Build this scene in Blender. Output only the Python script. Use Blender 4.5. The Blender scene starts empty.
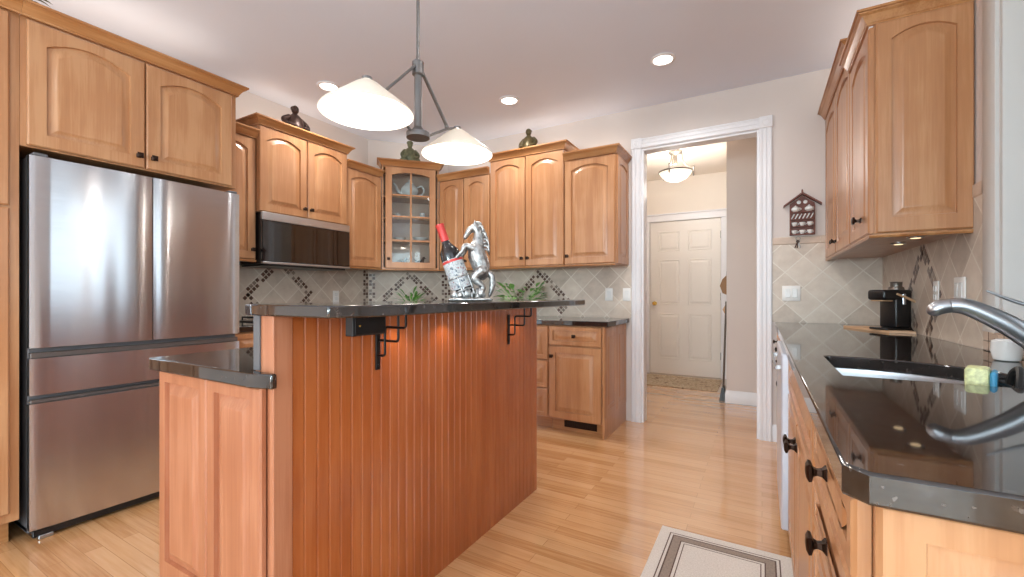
import bpy, bmesh, math, random
from mathutils import Vector, Matrix
random.seed(7)
C = bpy.context.scene.collection
SC = bpy.context.scene
PI = math.pi
R = math.radians

# ------------------------------------------------------------------ camera, world, light, exposure
CAM_H = 1.12
cam_d = bpy.data.cameras.new('camera'); cam = bpy.data.objects.new('camera', cam_d); C.objects.link(cam)
cam.location = (0, 0, CAM_H); cam.rotation_euler = (PI/2, 0, math.atan(250/436))
cam_d.sensor_width = 36; cam_d.lens = 436*36/1024; cam_d.shift_y = 6.5/1024; cam_d.clip_start = .02
SC.camera = cam
w = bpy.data.worlds.new('world'); SC.world = w; w.use_nodes = True
w.node_tree.nodes['Background'].inputs[0].default_value = (.86, .93, 1, 1)
w.node_tree.nodes['Background'].inputs[1].default_value = 1.2
SC.view_settings.view_transform = 'Standard'; SC.view_settings.look = 'None'
SC.view_settings.gamma = 1; SC.view_settings.use_curve_mapping = False
SC.view_settings.exposure = 0.66
def area(name, loc, rot, sx, sy, power, col=(1, 1, 1)):
    l = bpy.data.lights.new(name, 'AREA'); l.shape = 'RECTANGLE'; l.size = sx; l.size_y = sy; l.energy = power; l.color = col
    o = bpy.data.objects.new(name, l); C.objects.link(o); o.location = loc; o.rotation_euler = rot; return o
# daylight arriving through the windows (south glazing behind the camera, nook window, sink window)
area('daylight_south', (-.6, -4.35, 1.5), (PI/2, 0, 0), 4.6, 2.2, 85, (.74, .92, 1))
area('daylight_nook', (3.45, -1.7, 1.5), (PI/2, 0, PI/2), 2.4, 1.8, 66, (.74, .92, 1))
area('daylight_sink', (1.10, 1.62, 1.65), (PI/2, 0, PI/2), 1.1, 1.25, 3, (.8, .93, 1))

# fill lights added behind the viewer to brighten the room, without fixtures
for x, y, z, e in ((-1.4, -3.0, 1.4, 78), (-.5, -3.1, 1.4, 78), (1.9, -1.8, 1.5, 58)):
    l = bpy.data.lights.new('fill_light', 'POINT'); l.energy = e; l.shadow_soft_size = .1; l.color = (.76, .92, 1)
    o = bpy.data.objects.new('fill_light', l); C.objects.link(o); o.location = (x, y, z)

# warm strip lights lying on top of the wall cabinets, washing the ceiling
for i, (x, y, z, lx, ly, e) in enumerate(((-3.25, 1.06, 2.45, .4, .85, 5), (-3.25, .2, 2.45, .4, .8, 4), (-3.45, 2.26, 2.47, .12, .7, 2.5), (-3.46, 2.88, 2.37, .12, .4, 1.4),
        (-3.20, 3.45, 2.475, .25, .25, 1.6), (-2.55, 3.74, 2.37, .5, .12, 1.8), (-1.88, 3.76, 2.47, .65, .12, 2.2), (-1.27, 3.76, 2.37, .35, .12, 1.4), (.60, 3.35, 2.47, .12, .9, 3), (.60, 2.62, 2.37, .12, .4, 1.6))):
    area('cabinet_top_glow', (x, y, z), (PI, 0, 0), lx, ly, e*.22, (1, .86, .70))

# ------------------------------------------------------------------ helpers
def P(o, **k):
    for a, b in k.items(): o[a] = b
    return o
def thing(name, label, cat, loc=(0, 0, 0), rz=0, group=None):
    o = bpy.data.objects.new(name, None); o.empty_display_size = .05; C.objects.link(o)
    o.location = loc; o.rotation_euler = (0, 0, rz); P(o, label=label, category=cat)
    if group: o['group'] = group
    return o
def tag(o, label, cat, group=None):
    P(o, label=label, category=cat)
    if group: o['group'] = group
    return o
def obj(name, bm, mats, parent=None, smooth=35, loc=None, recalc=True):
    if recalc: bmesh.ops.recalc_face_normals(bm, faces=bm.faces[:])
    me = bpy.data.meshes.new(name); bm.to_mesh(me); bm.free()
    for m in (mats if isinstance(mats, (list, tuple)) else [mats]): me.materials.append(m)
    if smooth:
        for p in me.polygons: p.use_smooth = True
        me.set_sharp_from_angle(angle=R(smooth))
    o = bpy.data.objects.new(name, me); C.objects.link(o)
    if parent: o.parent = parent
    if loc: o.location = loc
    return o
def struct(name, bm, m, smooth=35):
    o = obj(name, bm, m, None, smooth); o['kind'] = 'structure'; return o
def B(): return bmesh.new()
def box(bm, x0, x1, y0, y1, z0, z1, bev=0, mi=0, M=None, seg=1):
    r = bmesh.ops.create_cube(bm, size=1)
    vs = r['verts']
    bmesh.ops.scale(bm, vec=(x1-x0, y1-y0, z1-z0), verts=vs)
    bmesh.ops.translate(bm, vec=((x0+x1)/2, (y0+y1)/2, (z0+z1)/2), verts=vs)
    fs = {f for v in vs for f in v.link_faces}
    if bev:
        es = list({e for v in vs for e in v.link_edges})
        r = bmesh.ops.bevel(bm, geom=es, offset=bev, segments=seg, affect='EDGES', profile=.5)
        fs = set(r['faces']) | {f for f in fs if f.is_valid}
        vs = list({v for f in fs for v in f.verts})
    for f in fs:
        if f.is_valid: f.material_index = mi
    if M is not None: bmesh.ops.transform(bm, matrix=M, verts=vs)
    return bm
def prism(bm, pts, z0, z1, mi=0, holes=(), bev=0):
    """outline in xy (with optional holes) extruded from z0 to z1"""
    es = []
    for loop in [pts]+list(holes):
        vs = [bm.verts.new((p[0], p[1], z0)) for p in loop]
        es += [bm.edges.new((vs[i], vs[(i+1) % len(vs)])) for i in range(len(vs))]
    if holes:
        g = bmesh.ops.triangle_fill(bm, edges=es, use_beauty=True)['geom']; fs = [f for f in g if isinstance(f, bmesh.types.BMFace)]
    else:
        fs = [bm.faces.new([e.verts[0] for e in es])]
    r = bmesh.ops.extrude_face_region(bm, geom=fs)
    nv = [v for v in r['geom'] if isinstance(v, bmesh.types.BMVert)]
    bmesh.ops.translate(bm, vec=(0, 0, z1-z0), verts=nv)
    for f in {f for v in nv for f in v.link_faces} | set(fs): f.material_index = mi
    return bm
def extr(bm, pts, fn, a, b, mi=0):
    """closed outline pts (u,v) extruded from a to b ; fn(u,v,t)->xyz"""
    A = [bm.verts.new(fn(u, v, a)) for u, v in pts]; D = [bm.verts.new(fn(u, v, b)) for u, v in pts]
    n = len(pts)
    fs = [bm.faces.new((A[i], A[(i+1) % n], D[(i+1) % n], D[i])) for i in range(n)]
    fs += [bm.faces.new(A[::-1]), bm.faces.new(D)]
    for f in fs: f.material_index = mi
    return bm
def lathe(bm, prof, c=(0, 0, 0), seg=24, mi=0, M=None, ph=0, cap=True):
    """prof: list of (r, z) ; revolved about z through c"""
    M = M or Matrix.Identity(4)
    rings = []
    for r, z in prof:
        rings.append([bm.verts.new(M @ Vector((c[0]+max(r, 1e-4)*math.cos(ph+2*PI*i/seg), c[1]+max(r, 1e-4)*math.sin(ph+2*PI*i/seg), c[2]+z))) for i in range(seg)])
    for a, b in zip(rings, rings[1:]):
        for i in range(seg):
            f = bm.faces.new((a[i], a[(i+1) % seg], b[(i+1) % seg], b[i])); f.material_index = mi
    if cap:
        for rg in (rings[0][::-1], rings[-1]):
            f = bm.faces.new(rg); f.material_index = mi
    return bm
def tube(bm, pts, rad, seg=10, mi=0, flat=1.0, cap=True):
    """swept tube through pts; rad number or list; rounded tips when the radius list ends small"""
    pts = [Vector(p) for p in pts]; n = len(pts)
    rad = rad if isinstance(rad, (list, tuple)) else [rad]*n
    T = [(pts[min(i+1, n-1)]-pts[max(i-1, 0)]).normalized() for i in range(n)]
    up = Vector((0, 0, 1)) if abs(T[0].z) < .9 else Vector((0, 1, 0))
    nx = T[0].cross(up).normalized(); rings = []
    for i in range(n):
        nx = (nx - T[i]*nx.dot(T[i])).normalized(); ny = T[i].cross(nx)
        rings.append([bm.verts.new(pts[i]+nx*rad[i]*math.cos(2*PI*k/seg)+ny*rad[i]*flat*math.sin(2*PI*k/seg)) for k in range(seg)])
    for a, b in zip(rings, rings[1:]):
        for k in range(seg):
            f = bm.faces.new((a[k], a[(k+1) % seg], b[(k+1) % seg], b[k])); f.material_index = mi
    if cap:
        for rg in (rings[0][::-1], rings[-1]):
            f = bm.faces.new(rg); f.material_index = mi
    return bm
def bezier(ps, n=8):
    """Catmull-Rom through the points"""
    ps = [Vector(p) for p in ps]; out = []
    for i in range(len(ps)-1):
        p0, p1, p2, p3 = ps[max(i-1, 0)], ps[i], ps[i+1], ps[min(i+2, len(ps)-1)]
        for k in range(n):
            t = k/n
            out.append(.5*((2*p1)+(p2-p0)*t+(2*p0-5*p1+4*p2-p3)*t*t+(3*p1-p0-3*p2+p3)*t**3))
    out.append(ps[-1]); return out
def lerp_list(v, n):
    out = []
    for i in range(len(v)-1):
        for k in range(n): out.append(v[i]+(v[i+1]-v[i])*k/n)
    return out+[v[-1]]
def limb(bm, ps, rs, n=6, seg=10, mi=0, flat=1):
    P_, R_ = bezier(ps, n), lerp_list(rs, n)
    d0 = (P_[0]-P_[1]).normalized(); d1 = (P_[-1]-P_[-2]).normalized()
    P_ = [P_[0]+d0*R_[0]*.9, P_[0]+d0*R_[0]*.5]+P_+[P_[-1]+d1*R_[-1]*.5, P_[-1]+d1*R_[-1]*.9]
    R_ = [R_[0]*.25, R_[0]*.8]+R_+[R_[-1]*.8, R_[-1]*.25]
    return tube(bm, P_, R_, seg, mi, flat)
def ball(bm, c, r, mi=0, seg=14, M=None):
    r = (r, r, r) if not isinstance(r, (tuple, list)) else r
    v = bmesh.ops.create_uvsphere(bm, u_segments=seg, v_segments=max(6, seg*2//3), radius=1)['verts']
    bmesh.ops.scale(bm, vec=r, verts=v)
    if M is not None: bmesh.ops.transform(bm, matrix=M, verts=v)
    bmesh.ops.translate(bm, vec=c, verts=v)
    for f in {f for x in v for f in x.link_faces}: f.material_index = mi
    return bm
def sweep(bm, path, prof, mi=0):
    """profile (out, z) swept along an open xy path with mitred corners; 'out' is to the right of travel"""
    path = [Vector((p[0], p[1])) for p in path]; n = len(path)
    D = [(path[i+1]-path[i]).normalized() for i in range(n-1)]; N = [Vector((d.y, -d.x)) for d in D]
    rings = []
    for i in range(n):
        if i == 0: m = N[0]
        elif i == n-1: m = N[-1]
        else: m = (N[i-1]+N[i])/(1+N[i-1].dot(N[i]))
        rings.append([bm.verts.new((path[i].x+m.x*o, path[i].y+m.y*o, z)) for o, z in prof])
    k = len(prof)
    for a, b in zip(rings, rings[1:]):
        for j in range(k):
            f = bm.faces.new((a[j], a[(j+1) % k], b[(j+1) % k], b[j])); f.material_index = mi
    bm.faces.new(rings[0][::-1]).material_index = mi; bm.faces.new(rings[-1]).material_index = mi
    return bm

# ------------------------------------------------------------------ materials
def srgb(c):
    return tuple(((v/255)/12.92 if v/255 <= .04045 else ((v/255+.055)/1.055)**2.4) for v in c)+(1,)
class NT:
    def __init__(s, name):
        s.m = bpy.data.materials.new(name); s.m.use_nodes = True; s.t = s.m.node_tree; s.b = s.t.nodes['Principled BSDF']
    def n(s, typ, **k):
        x = s.t.nodes.new(typ)
        for a, b in k.items():
            if a in x.inputs and not hasattr(x, a): x.inputs[a].default_value = b
            else: setattr(x, a, b)
        return x
    def l(s, a, b): s.t.links.new(a, b)
    def ramp(s, fac, stops):
        r = s.n('ShaderNodeValToRGB'); e = r.color_ramp.elements
        while len(e) < len(stops): e.new(.5)
        for q, (p, c) in zip(e, stops): q.position = p; q.color = c
        s.l(fac, r.inputs[0]); return r.outputs[0]
    def noise(s, vec, scale, detail=3, rough=.5):
        x = s.n('ShaderNodeTexNoise'); x.inputs['Scale'].default_value = scale; x.inputs['Detail'].default_value = detail; x.inputs['Roughness'].default_value = rough
        s.l(vec, x.inputs['Vector']); return x.outputs['Fac']
    def mapping(s, vec, scale=(1, 1, 1), rot=(0, 0, 0), loc=(0, 0, 0)):
        x = s.n('ShaderNodeMapping'); x.inputs['Scale'].default_value = scale; x.inputs['Rotation'].default_value = rot; x.inputs['Location'].default_value = loc
        s.l(vec, x.inputs['Vector']); return x.outputs[0]
    def coord(s, kind='Object'): return s.n('ShaderNodeTexCoord').outputs[kind]
    def bump(s, h, strength=.2, dist=.002):
        x = s.n('ShaderNodeBump'); x.inputs['Strength'].default_value = strength; x.inputs['Distance'].default_value = dist
        s.l(h, x.inputs['Height']); s.l(x.outputs[0], s.b.inputs['Normal'])
def mat(name, col, rough=.5, metal=0, var=.06, scale=6, coat=0, emit=None, estr=0, spec=None, bump=0):
    """principled with a soft procedural variation of its colour"""
    s = NT(name); c = srgb(col)
    f = s.noise(s.coord(), scale, 3)
    d = tuple(max(0, v*(1-var)) for v in c[:3])+(1,); u = tuple(min(1, v*(1+var)) for v in c[:3])+(1,)
    s.l(s.ramp(f, [(.3, d), (.7, u)]), s.b.inputs['Base Color'])
    s.b.inputs['Roughness'].default_value = rough; s.b.inputs['Metallic'].default_value = metal; s.b.inputs['Coat Weight'].default_value = coat
    if spec is not None: s.b.inputs['Specular IOR Level'].default_value = spec
    if emit: s.b.inputs['Emission Color'].default_value = srgb(emit); s.b.inputs['Emission Strength'].default_value = estr
    if bump: s.bump(f, bump, .003)
    return s.m
def wood(name, dark, mid, light, rough=.32, axis='z', coat=.25, sc=1.0):
    s = NT(name); co = s.coord()
    info = s.n('ShaderNodeObjectInfo')
    add = s.n('ShaderNodeVectorMath', operation='ADD'); s.l(co, add.inputs[0])
    mul = s.n('ShaderNodeVectorMath', operation='SCALE'); mul.inputs['Scale'].default_value = 37
    comb = s.n('ShaderNodeCombineXYZ'); s.l(info.outputs['Random'], comb.inputs[0]); s.l(info.outputs['Random'], comb.inputs[2])
    s.l(comb.outputs[0], mul.inputs[0]); s.l(mul.outputs[0], add.inputs[1])
    k = {'z': (9, 9, .8), 'x': (.8, 9, 9), 'y': (9, .8, 9)}[axis]
    v = s.mapping(add.outputs[0], tuple(q*sc for q in k))
    a = s.noise(v, 1.6, 5, .6)
    k2 = {'z': (60, 60, 1.6), 'x': (1.6, 60, 60), 'y': (60, 1.6, 60)}[axis]
    b = s.noise(s.mapping(add.outputs[0], tuple(q*sc for q in k2)), 2.2, 3, .6)
    g = s.noise(add.outputs[0], 3.5, 2)
    mx = s.n('ShaderNodeMath', operation='MULTIPLY_ADD'); s.l(b, mx.inputs[0]); mx.inputs[1].default_value = .35; s.l(a, mx.inputs[2])
    m2 = s.n('ShaderNodeMath', operation='MULTIPLY_ADD'); s.l(g, m2.inputs[0]); m2.inputs[1].default_value = .4; s.l(mx.outputs[0], m2.inputs[2])
    s.l(s.ramp(m2.outputs[0], [(.55, srgb(dark)), (.85, srgb(mid)), (1.15 if False else 1.0, srgb(light))]), s.b.inputs['Base Color'])
    s.b.inputs['Roughness'].default_value = rough; s.b.inputs['Coat Weight'].default_value = coat; s.b.inputs['Coat Roughness'].default_value = .25
    return s.m
M_MAPLE = wood('maple_honey', (164, 111, 72), (178, 125, 84), (190, 140, 99))
M_MAPLEX = wood('maple_trim', (150, 96, 54), (171, 115, 68), (187, 134, 86), axis='x')
M_CHERRY = wood('cherry_stain', (148, 72, 30), (164, 84, 38), (174, 95, 48), rough=.25, coat=.6)
M_ROSE = wood('island_maple', (154, 90, 60), (170, 106, 74), (182, 120, 88), rough=.28, coat=.3)
M_INT = mat('cabinet_inside', (205, 180, 160), .6)
M_WALL = mat('wall_paint', (216, 205, 199), .75, var=.015, scale=2)
M_CEIL = mat('ceiling_paint', (224, 229, 243), .8, var=.01, scale=2)
M_WHITE = mat('white_trim', (232, 231, 234), .4, var=.015, scale=3)
M_RETURN = mat('grey_white_window_trim', (204, 201, 197), .5, var=.015, scale=3)
M_DOOR = mat('white_door_paint', (232, 226, 218), .4, var=.015, scale=3)
M_HALL = mat('hall_paint', (232, 222, 210), .75, var=.015, scale=2)
M_BRONZE = mat('dark_bronze', (52, 36, 28), .35, .8)
M_BLACK = mat('black_plastic', (22, 22, 24), .3)
M_BLACKM = mat('black_metal', (28, 24, 24), .35, .5)
M_NICKEL = mat('brushed_nickel', (136, 130, 124), .35, .9)
M_CHROME = mat('satin_steel', (184, 186, 190), .3, .95)
M_PEWTER = mat('pewter_pendant', (120, 117, 116), .4, .7)
M_GREYP = mat('grey_plastic', (96, 94, 96), .5)
M_GASKET = mat('dark_gasket', (40, 36, 36), .6)
M_GRIP = mat('dark_steel_grip', (112, 104, 100), .4, .7)
M_PLATE = mat('white_plastic', (238, 236, 232), .35, var=.01)
M_GOLD = mat('brass', (200, 160, 80), .25, .9)
M_PORC = mat('white_porcelain', (232, 232, 230), .2, var=.03)
M_SILVERW = mat('antique_silver', (168, 166, 164), .36, .9, var=.5, scale=70, bump=.6)
M_LEAF = mat('leaf_green', (96, 150, 60), .5, var=.35, scale=25)
M_LEAF2 = mat('pale_leaf_green', (128, 178, 96), .5, var=.35, scale=25)
M_DRY = mat('dried_leaf', (110, 104, 70), .7, var=.4, scale=25)
M_POT = mat('terracotta', (150, 88, 60), .7)
M_STATB = mat('dark_statue_bronze', (62, 44, 38), .4, .5, var=.3, scale=30)
M_STATG = mat('green_statue_glaze', (112, 112, 84), .45, .2, var=.3, scale=30)
M_STATG2 = mat('olive_statue_bronze', (90, 78, 50), .4, .4, var=.4, scale=30)
M_RACK = mat('dark_rack_wood', (112, 62, 48), .5, var=.2, scale=20)
M_TAN = mat('tan_ply', (205, 165, 128), .5)
M_BLUE = mat('blue_wrap', (70, 150, 190), .4)
M_WRAP = mat('yellow_white_wrap', (214, 216, 160), .45, var=.3, scale=90)
M_CORD = mat('black_rubber', (20, 20, 20), .5)

def steel_brushed():
    s = NT('brushed_stainless'); co = s.coord()
    f = s.noise(s.mapping(co, (2, 2, 220)), 3, 3)
    s.l(s.ramp(f, [(.3, srgb((196, 198, 204))), (.7, srgb((208, 211, 217)))]), s.b.inputs['Base Color'])
    s.b.inputs['Metallic'].default_value = .95; s.b.inputs['Roughness'].default_value = .165
    s.b.inputs['Anisotropic'].default_value = 1.0
    tg = s.n('ShaderNodeTangent'); tg.direction_type = 'RADIAL'; tg.axis = 'Z'; s.b.inputs['Anisotropic Rotation'].default_value = .25; s.l(tg.outputs[0], s.b.inputs['Tangent'])
    return s.m
M_STEEL = steel_brushed()
def granite():
    s = NT('black_granite'); co = s.coord()
    v = s.n('ShaderNodeTexVoronoi'); v.inputs['Scale'].default_value = 190; s.l(co, v.inputs['Vector'])
    f = s.noise(co, 45, 4, .7)
    c1 = s.ramp(f, [(.35, srgb((24, 20, 19))), (.62, srgb((44, 37, 34))), (.8, srgb((78, 66, 60)))])
    c2 = s.ramp(v.outputs['Color'], [(.0, (0, 0, 0, 1)), (.9, (0, 0, 0, 1)), (.97, (.12, .10, .09, 1))])
    mx = s.n('ShaderNodeMix', data_type='RGBA', blend_type='ADD'); mx.inputs[0].default_value = 1
    s.l(c1, mx.inputs[6]); s.l(c2, mx.inputs[7]); s.l(mx.outputs[2], s.b.inputs['Base Color'])
    s.b.inputs['Roughness'].default_value = .04; s.b.inputs['IOR'].default_value = 1.78
    return s.m
M_GRAN = granite()
def floor_mat():
    s = NT('maple_strip_floor'); co = s.coord()
    br = s.n('ShaderNodeTexBrick'); br.offset = .37; br.offset_frequency = 2; br.squash = 1
    for k, v in (('Scale', 1), ('Mortar Size', .0012), ('Mortar Smooth', .2), ('Bias', .0), ('Brick Width', .85), ('Row Height', .065)): br.inputs[k].default_value = v
    br.inputs['Color1'].default_value = (0, 0, 0, 1); br.inputs['Color2'].default_value = (1, 1, 1, 1); br.inputs['Mortar'].default_value = (.5, .5, .5, 1)
    s.l(co, br.inputs['Vector'])
    g = s.noise(s.mapping(co, (1.2, 26, 26)), 2.5, 5, .6)
    a = s.n('ShaderNodeMath', operation='MULTIPLY_ADD'); s.l(br.outputs['Color'], a.inputs[0]); a.inputs[1].default_value = .4; s.l(g, a.inputs[2])
    col = s.ramp(a.outputs[0], [(.3, srgb((220, 174, 128))), (.7, srgb((208, 157, 108))), (.98, srgb((186, 132, 84))), ])
    mx = s.n('ShaderNodeMix', data_type='RGBA'); s.l(br.outputs['Fac'], mx.inputs[0]); s.l(col, mx.inputs[6]); mx.inputs[7].default_value = srgb((170, 122, 76))
    s.l(mx.outputs[2], s.b.inputs['Base Color'])
    s.b.inputs['Roughness'].default_value = .22; s.b.inputs['Coat Weight'].default_value = .9; s.b.inputs['Coat Roughness'].default_value = .06; s.b.inputs['Coat IOR'].default_value = 1.75
    return s.m
M_FLOOR = floor_mat()
def tile_mat(name, size, rot, cols, grout, mortar=.004):
    s = NT(name); uv = s.coord('UV'); v = s.mapping(uv, (1, 1, 1), (0, 0, rot), (.03, .02, 0))
    br = s.n('ShaderNodeTexBrick'); br.offset = 0; br.squash = 1
    for k, q in (('Scale', 1), ('Mortar Size', mortar), ('Mortar Smooth', .1), ('Bias', 0), ('Brick Width', size), ('Row Height', size)): br.inputs[k].default_value = q
    br.inputs['Color1'].default_value = (0, 0, 0, 1); br.inputs['Color2'].default_value = (1, 1, 1, 1); br.inputs['Mortar'].default_value = (.5, .5, .5, 1)
    s.l(v, br.inputs['Vector'])
    g = s.noise(uv, 9, 5, .65)
    a = s.n('ShaderNodeMath', operation='MULTIPLY_ADD'); s.l(br.outputs['Color'], a.inputs[0]); a.inputs[1].default_value = .35; s.l(g, a.inputs[2])
    col = s.ramp(a.outputs[0], [(.35, srgb(cols[0])), (.65, srgb(cols[1])), (.95, srgb(cols[2]))])
    mx = s.n('ShaderNodeMix', data_type='RGBA'); s.l(br.outputs['Fac'], mx.inputs[0]); s.l(col, mx.inputs[6]); mx.inputs[7].default_value = srgb(grout)
    s.l(mx.outputs[2], s.b.inputs['Base Color']); s.b.inputs['Roughness'].default_value = .4
    inv = s.n('ShaderNodeMath', operation='SUBTRACT'); inv.inputs[0].default_value = 1; s.l(br.outputs['Fac'], inv.inputs[1])
    s.bump(inv.outputs[0], .4, .002)
    return s.m
M_TILE = tile_mat('travertine_diagonal_tile', .165, PI/4, ((182, 166, 150), (204, 188, 172), (218, 204, 188)), (224, 214, 200))
M_CAP = mat('bullnose_tile', (202, 178, 158), .4, var=.12, scale=14)
M_MOS1 = mat('mosaic_brown', (92, 62, 48), .3, var=.4, scale=30)
M_MOS2 = mat('mosaic_taupe', (140, 122, 108), .3, var=.35, scale=30)
def glass_mat(name='clear_pane'):
    s = NT(name); t = s.t; t.nodes.remove(s.b); out = t.nodes['Material Output']
    tr = s.n('ShaderNodeBsdfTransparent'); tr.inputs[0].default_value = (.95, .97, .97, 1)
    gl = s.n('ShaderNodeBsdfGlossy'); gl.inputs['Roughness'].default_value = .02
    fr = s.n('ShaderNodeFresnel'); fr.inputs[0].default_value = 1.5
    mx = s.n('ShaderNodeMixShader'); s.l(fr.outputs[0], mx.inputs[0]); s.l(tr.outputs[0], mx.inputs[1]); s.l(gl.outputs[0], mx.inputs[2]); s.l(mx.outputs[0], out.inputs[0])
    return s.m
M_GLASS = glass_mat()
M_DARKGL = mat('dark_microwave_glass', (16, 12, 12), .04, spec=.9)
def shade_mat():
    s = NT('lit_white_glass_shade'); out = s.t.nodes['Material Output']
    s.b.inputs['Base Color'].default_value = srgb((242, 236, 226)); s.b.inputs['Roughness'].default_value = .3
    s.b.inputs['Emission Color'].default_value = srgb((255, 238, 214)); s.b.inputs['Emission Strength'].default_value = .03
    f = s.noise(s.coord(), 5, 2); s.l(s.ramp(f, [(.3, srgb((226, 214, 198))), (.7, srgb((232, 221, 206)))]), s.b.inputs['Base Color'])
    tr = s.n('ShaderNodeBsdfTranslucent'); tr.inputs[0].default_value = (.9, .87, .8, 1)
    mx = s.n('ShaderNodeMixShader'); mx.inputs[0].default_value = .06; s.l(s.b.outputs[0], mx.inputs[1]); s.l(tr.outputs[0], mx.inputs[2]); s.l(mx.outputs[0], out.inputs[0])
    return s.m
M_SHADE = shade_mat()
M_SHADEIN = mat('lit_shade_inside', (250, 247, 242), .5, var=.01, emit=(255, 248, 238), estr=.6)
M_BOWL = mat('lit_hall_bowl', (245, 240, 230), .35, var=.01, emit=(255, 246, 226), estr=.45)
M_BULB = mat('lit_bulb_white', (255, 255, 255), .5, emit=(255, 246, 232), estr=90)
M_PUCK = mat('lit_puck_lens', (255, 240, 215), .5, emit=(255, 220, 170), estr=1.2)
M_LED = mat('lit_recessed_lens', (255, 255, 255), .5, emit=(255, 247, 236), estr=4)
def rug_mat():
    s = NT('kitchen_rug_weave'); uv = s.coord('UV')
    sep = s.n('ShaderNodeSeparateXYZ'); s.l(uv, sep.inputs[0])
    w_ = s.noise(s.mapping(uv, (160, 160, 1)), 1, 2)
    base = s.ramp(w_, [(.3, srgb((206, 196, 186))), (.7, srgb((226, 218, 210)))])
    s.l(base, s.b.inputs['Base Color']); s.b.inputs['Roughness'].default_value = .9; s.bump(w_, .3, .002); return s.m
M_RUG = rug_mat()
M_RUGB = mat('rug_band_taupe', (150, 134, 122), .9, var=.15, scale=120)
M_RUGL = mat('rug_line_brown', (96, 76, 66), .9, var=.2, scale=120)
def hallrug():
    s = NT('patterned_hall_rug'); co = s.coord()
    f = s.noise(co, 11, 4, .7)
    s.l(s.ramp(f, [(.38, srgb((110, 84, 66))), (.48, srgb((196, 176, 150))), (.58, srgb((150, 130, 104))), (.68, srgb((214, 198, 176)))]), s.b.inputs['Base Color'])
    s.b.inputs['Roughness'].default_value = .95; return s.m
M_HRUG = hallrug()
def label_mat():
    s = NT('pictorial_wine_label'); f = s.noise(s.coord(), 60, 3, .7)
    s.l(s.ramp(f, [(.38, srgb((86, 96, 110))), (.48, srgb((206, 204, 200))), (.58, srgb((172, 176, 182))), (.66, srgb((160, 70, 50)))]), s.b.inputs['Base Color'])
    s.b.inputs['Roughness'].default_value = .5; return s.m
M_LABEL = label_mat()
M_BOTTLE = mat('dark_wine_glass', (22, 18, 20), .06, spec=.8)
M_FOIL = mat('red_foil', (206, 62, 58), .35, .2)
M_TOWEL = mat('lavender_grey_enamel', (176, 176, 196), .3, .2)
M_DISHW = mat('pale_dishwasher_front', (206, 208, 218), .3, .3)

# ------------------------------------------------------------------ setting
CEIL = 2.765; XW = -3.61; YB = 3.89; XR = .73
bm = B(); box(bm, XW-.15, 3.4, -4.2, 6.6, -.1, 0); struct('floor', bm, M_FLOOR)
bm = B(); box(bm, XW-.15, 3.4, -4.2, YB+.12, CEIL, CEIL+.1); struct('ceiling', bm, M_CEIL)
bm = B(); box(bm, -2.2, .9, YB+.12, 6.6, CEIL, CEIL+.1); struct('ceiling_hall', bm, M_HALL)
bm = B(); box(bm, XW-.15, XW, -4.2, YB+.12, 0, CEIL); struct('wall_left', bm, M_WALL)
# diagonal wall across the far left corner
bm = B(); prism(bm, [(XW, 3.24), (-3.06, YB), (XW, YB)], 0, CEIL); struct('wall_corner', bm, M_WALL)
OX0, OX1, OZ = -.918, -.017, 2.405
bm = B(); box(bm, XW, OX0, YB, YB+.12, 0, CEIL); box(bm, OX1, XR+.12, YB, YB+.12, 0, CEIL); box(bm, OX0, OX1, YB, YB+.12, OZ, CEIL)
struct('wall_back', bm, M_WALL)
WY0, WY1, WZ0, WZ1 = 1.06, 2.20, .985, 2.25
bm = B()
box(bm, XR, XR+.18, .5, WY0, 0, CEIL); box(bm, XR, XR+.18, WY1, YB, 0, CEIL); box(bm, XR, XR+.18, WY0, WY1, 0, WZ0-.02); box(bm, XR, XR+.18, WY0, WY1, WZ1, CEIL)
struct('wall_right', bm, M_WALL)
bm = B(); box(bm, XR+.18, 3.4, .5, .62, 0, CEIL); struct('wall_nook', bm, M_WALL)
bm = B(); box(bm, 3.25, 3.4, -4.2, -3.0, 0, CEIL); box(bm, 3.25, 3.4, -.4, .5, 0, CEIL); box(bm, 3.25, 3.4, -3, -.4, 0, .6); box(bm, 3.25, 3.4, -3, -.4, 2.4, CEIL); struct('wall_east', bm, M_WALL)
bm = B(); box(bm, XW, -3.0, -4.2, -4.08, 0, CEIL); box(bm, 1.8, 3.25, -4.2, -4.08, 0, CEIL); box(bm, -3, 1.8, -4.2, -4.08, 0, .35); box(bm, -3, 1.8, -4.2, -4.08, 2.55, CEIL); struct('wall_south', bm, M_WALL)
def window(name, fn, W, H, nx, nz):
    """fn maps (u, depth, z) to world; frame, sash bars and one pane object"""
    bm = B()
    def bx(u0, u1, d0, d1, z0, z1):
        a, b = fn(u0, d0, z0), fn(u1, d1, z1)
        box(bm, min(a[0], b[0]), max(a[0], b[0]), min(a[1], b[1]), max(a[1], b[1]), z0, z1, .003)
    t = .07
    bx(0, t, 0, .07, H[0], H[1]); bx(W-t, W, 0, .07, H[0], H[1]); bx(t, W-t, 0, .07, H[0], H[0]+t); bx(t, W-t, 0, .07, H[1]-t, H[1])
    for i in range(1, nx): bx(W*i/nx-.025, W*i/nx+.025, .005, .065, H[0]+t, H[1]-t)
    for i in range(1, nz): bx(t, W-t, .02, .05, H[0]+(H[1]-H[0])*i/nz-.012, H[0]+(H[1]-H[0])*i/nz+.012)
    o = obj(name, bm, M_WHITE); o['kind'] = 'structure'
    bm = B(); a, b = fn(t*.8, .03, 0), fn(W-t*.8, .036, 0)
    box(bm, min(a[0], b[0]), max(a[0], b[0]), min(a[1], b[1]), max(a[1], b[1]), H[0]+t*.8, H[1]-t*.8)
    g = obj('pane', bm, M_GLASS, o, 0)
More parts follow.
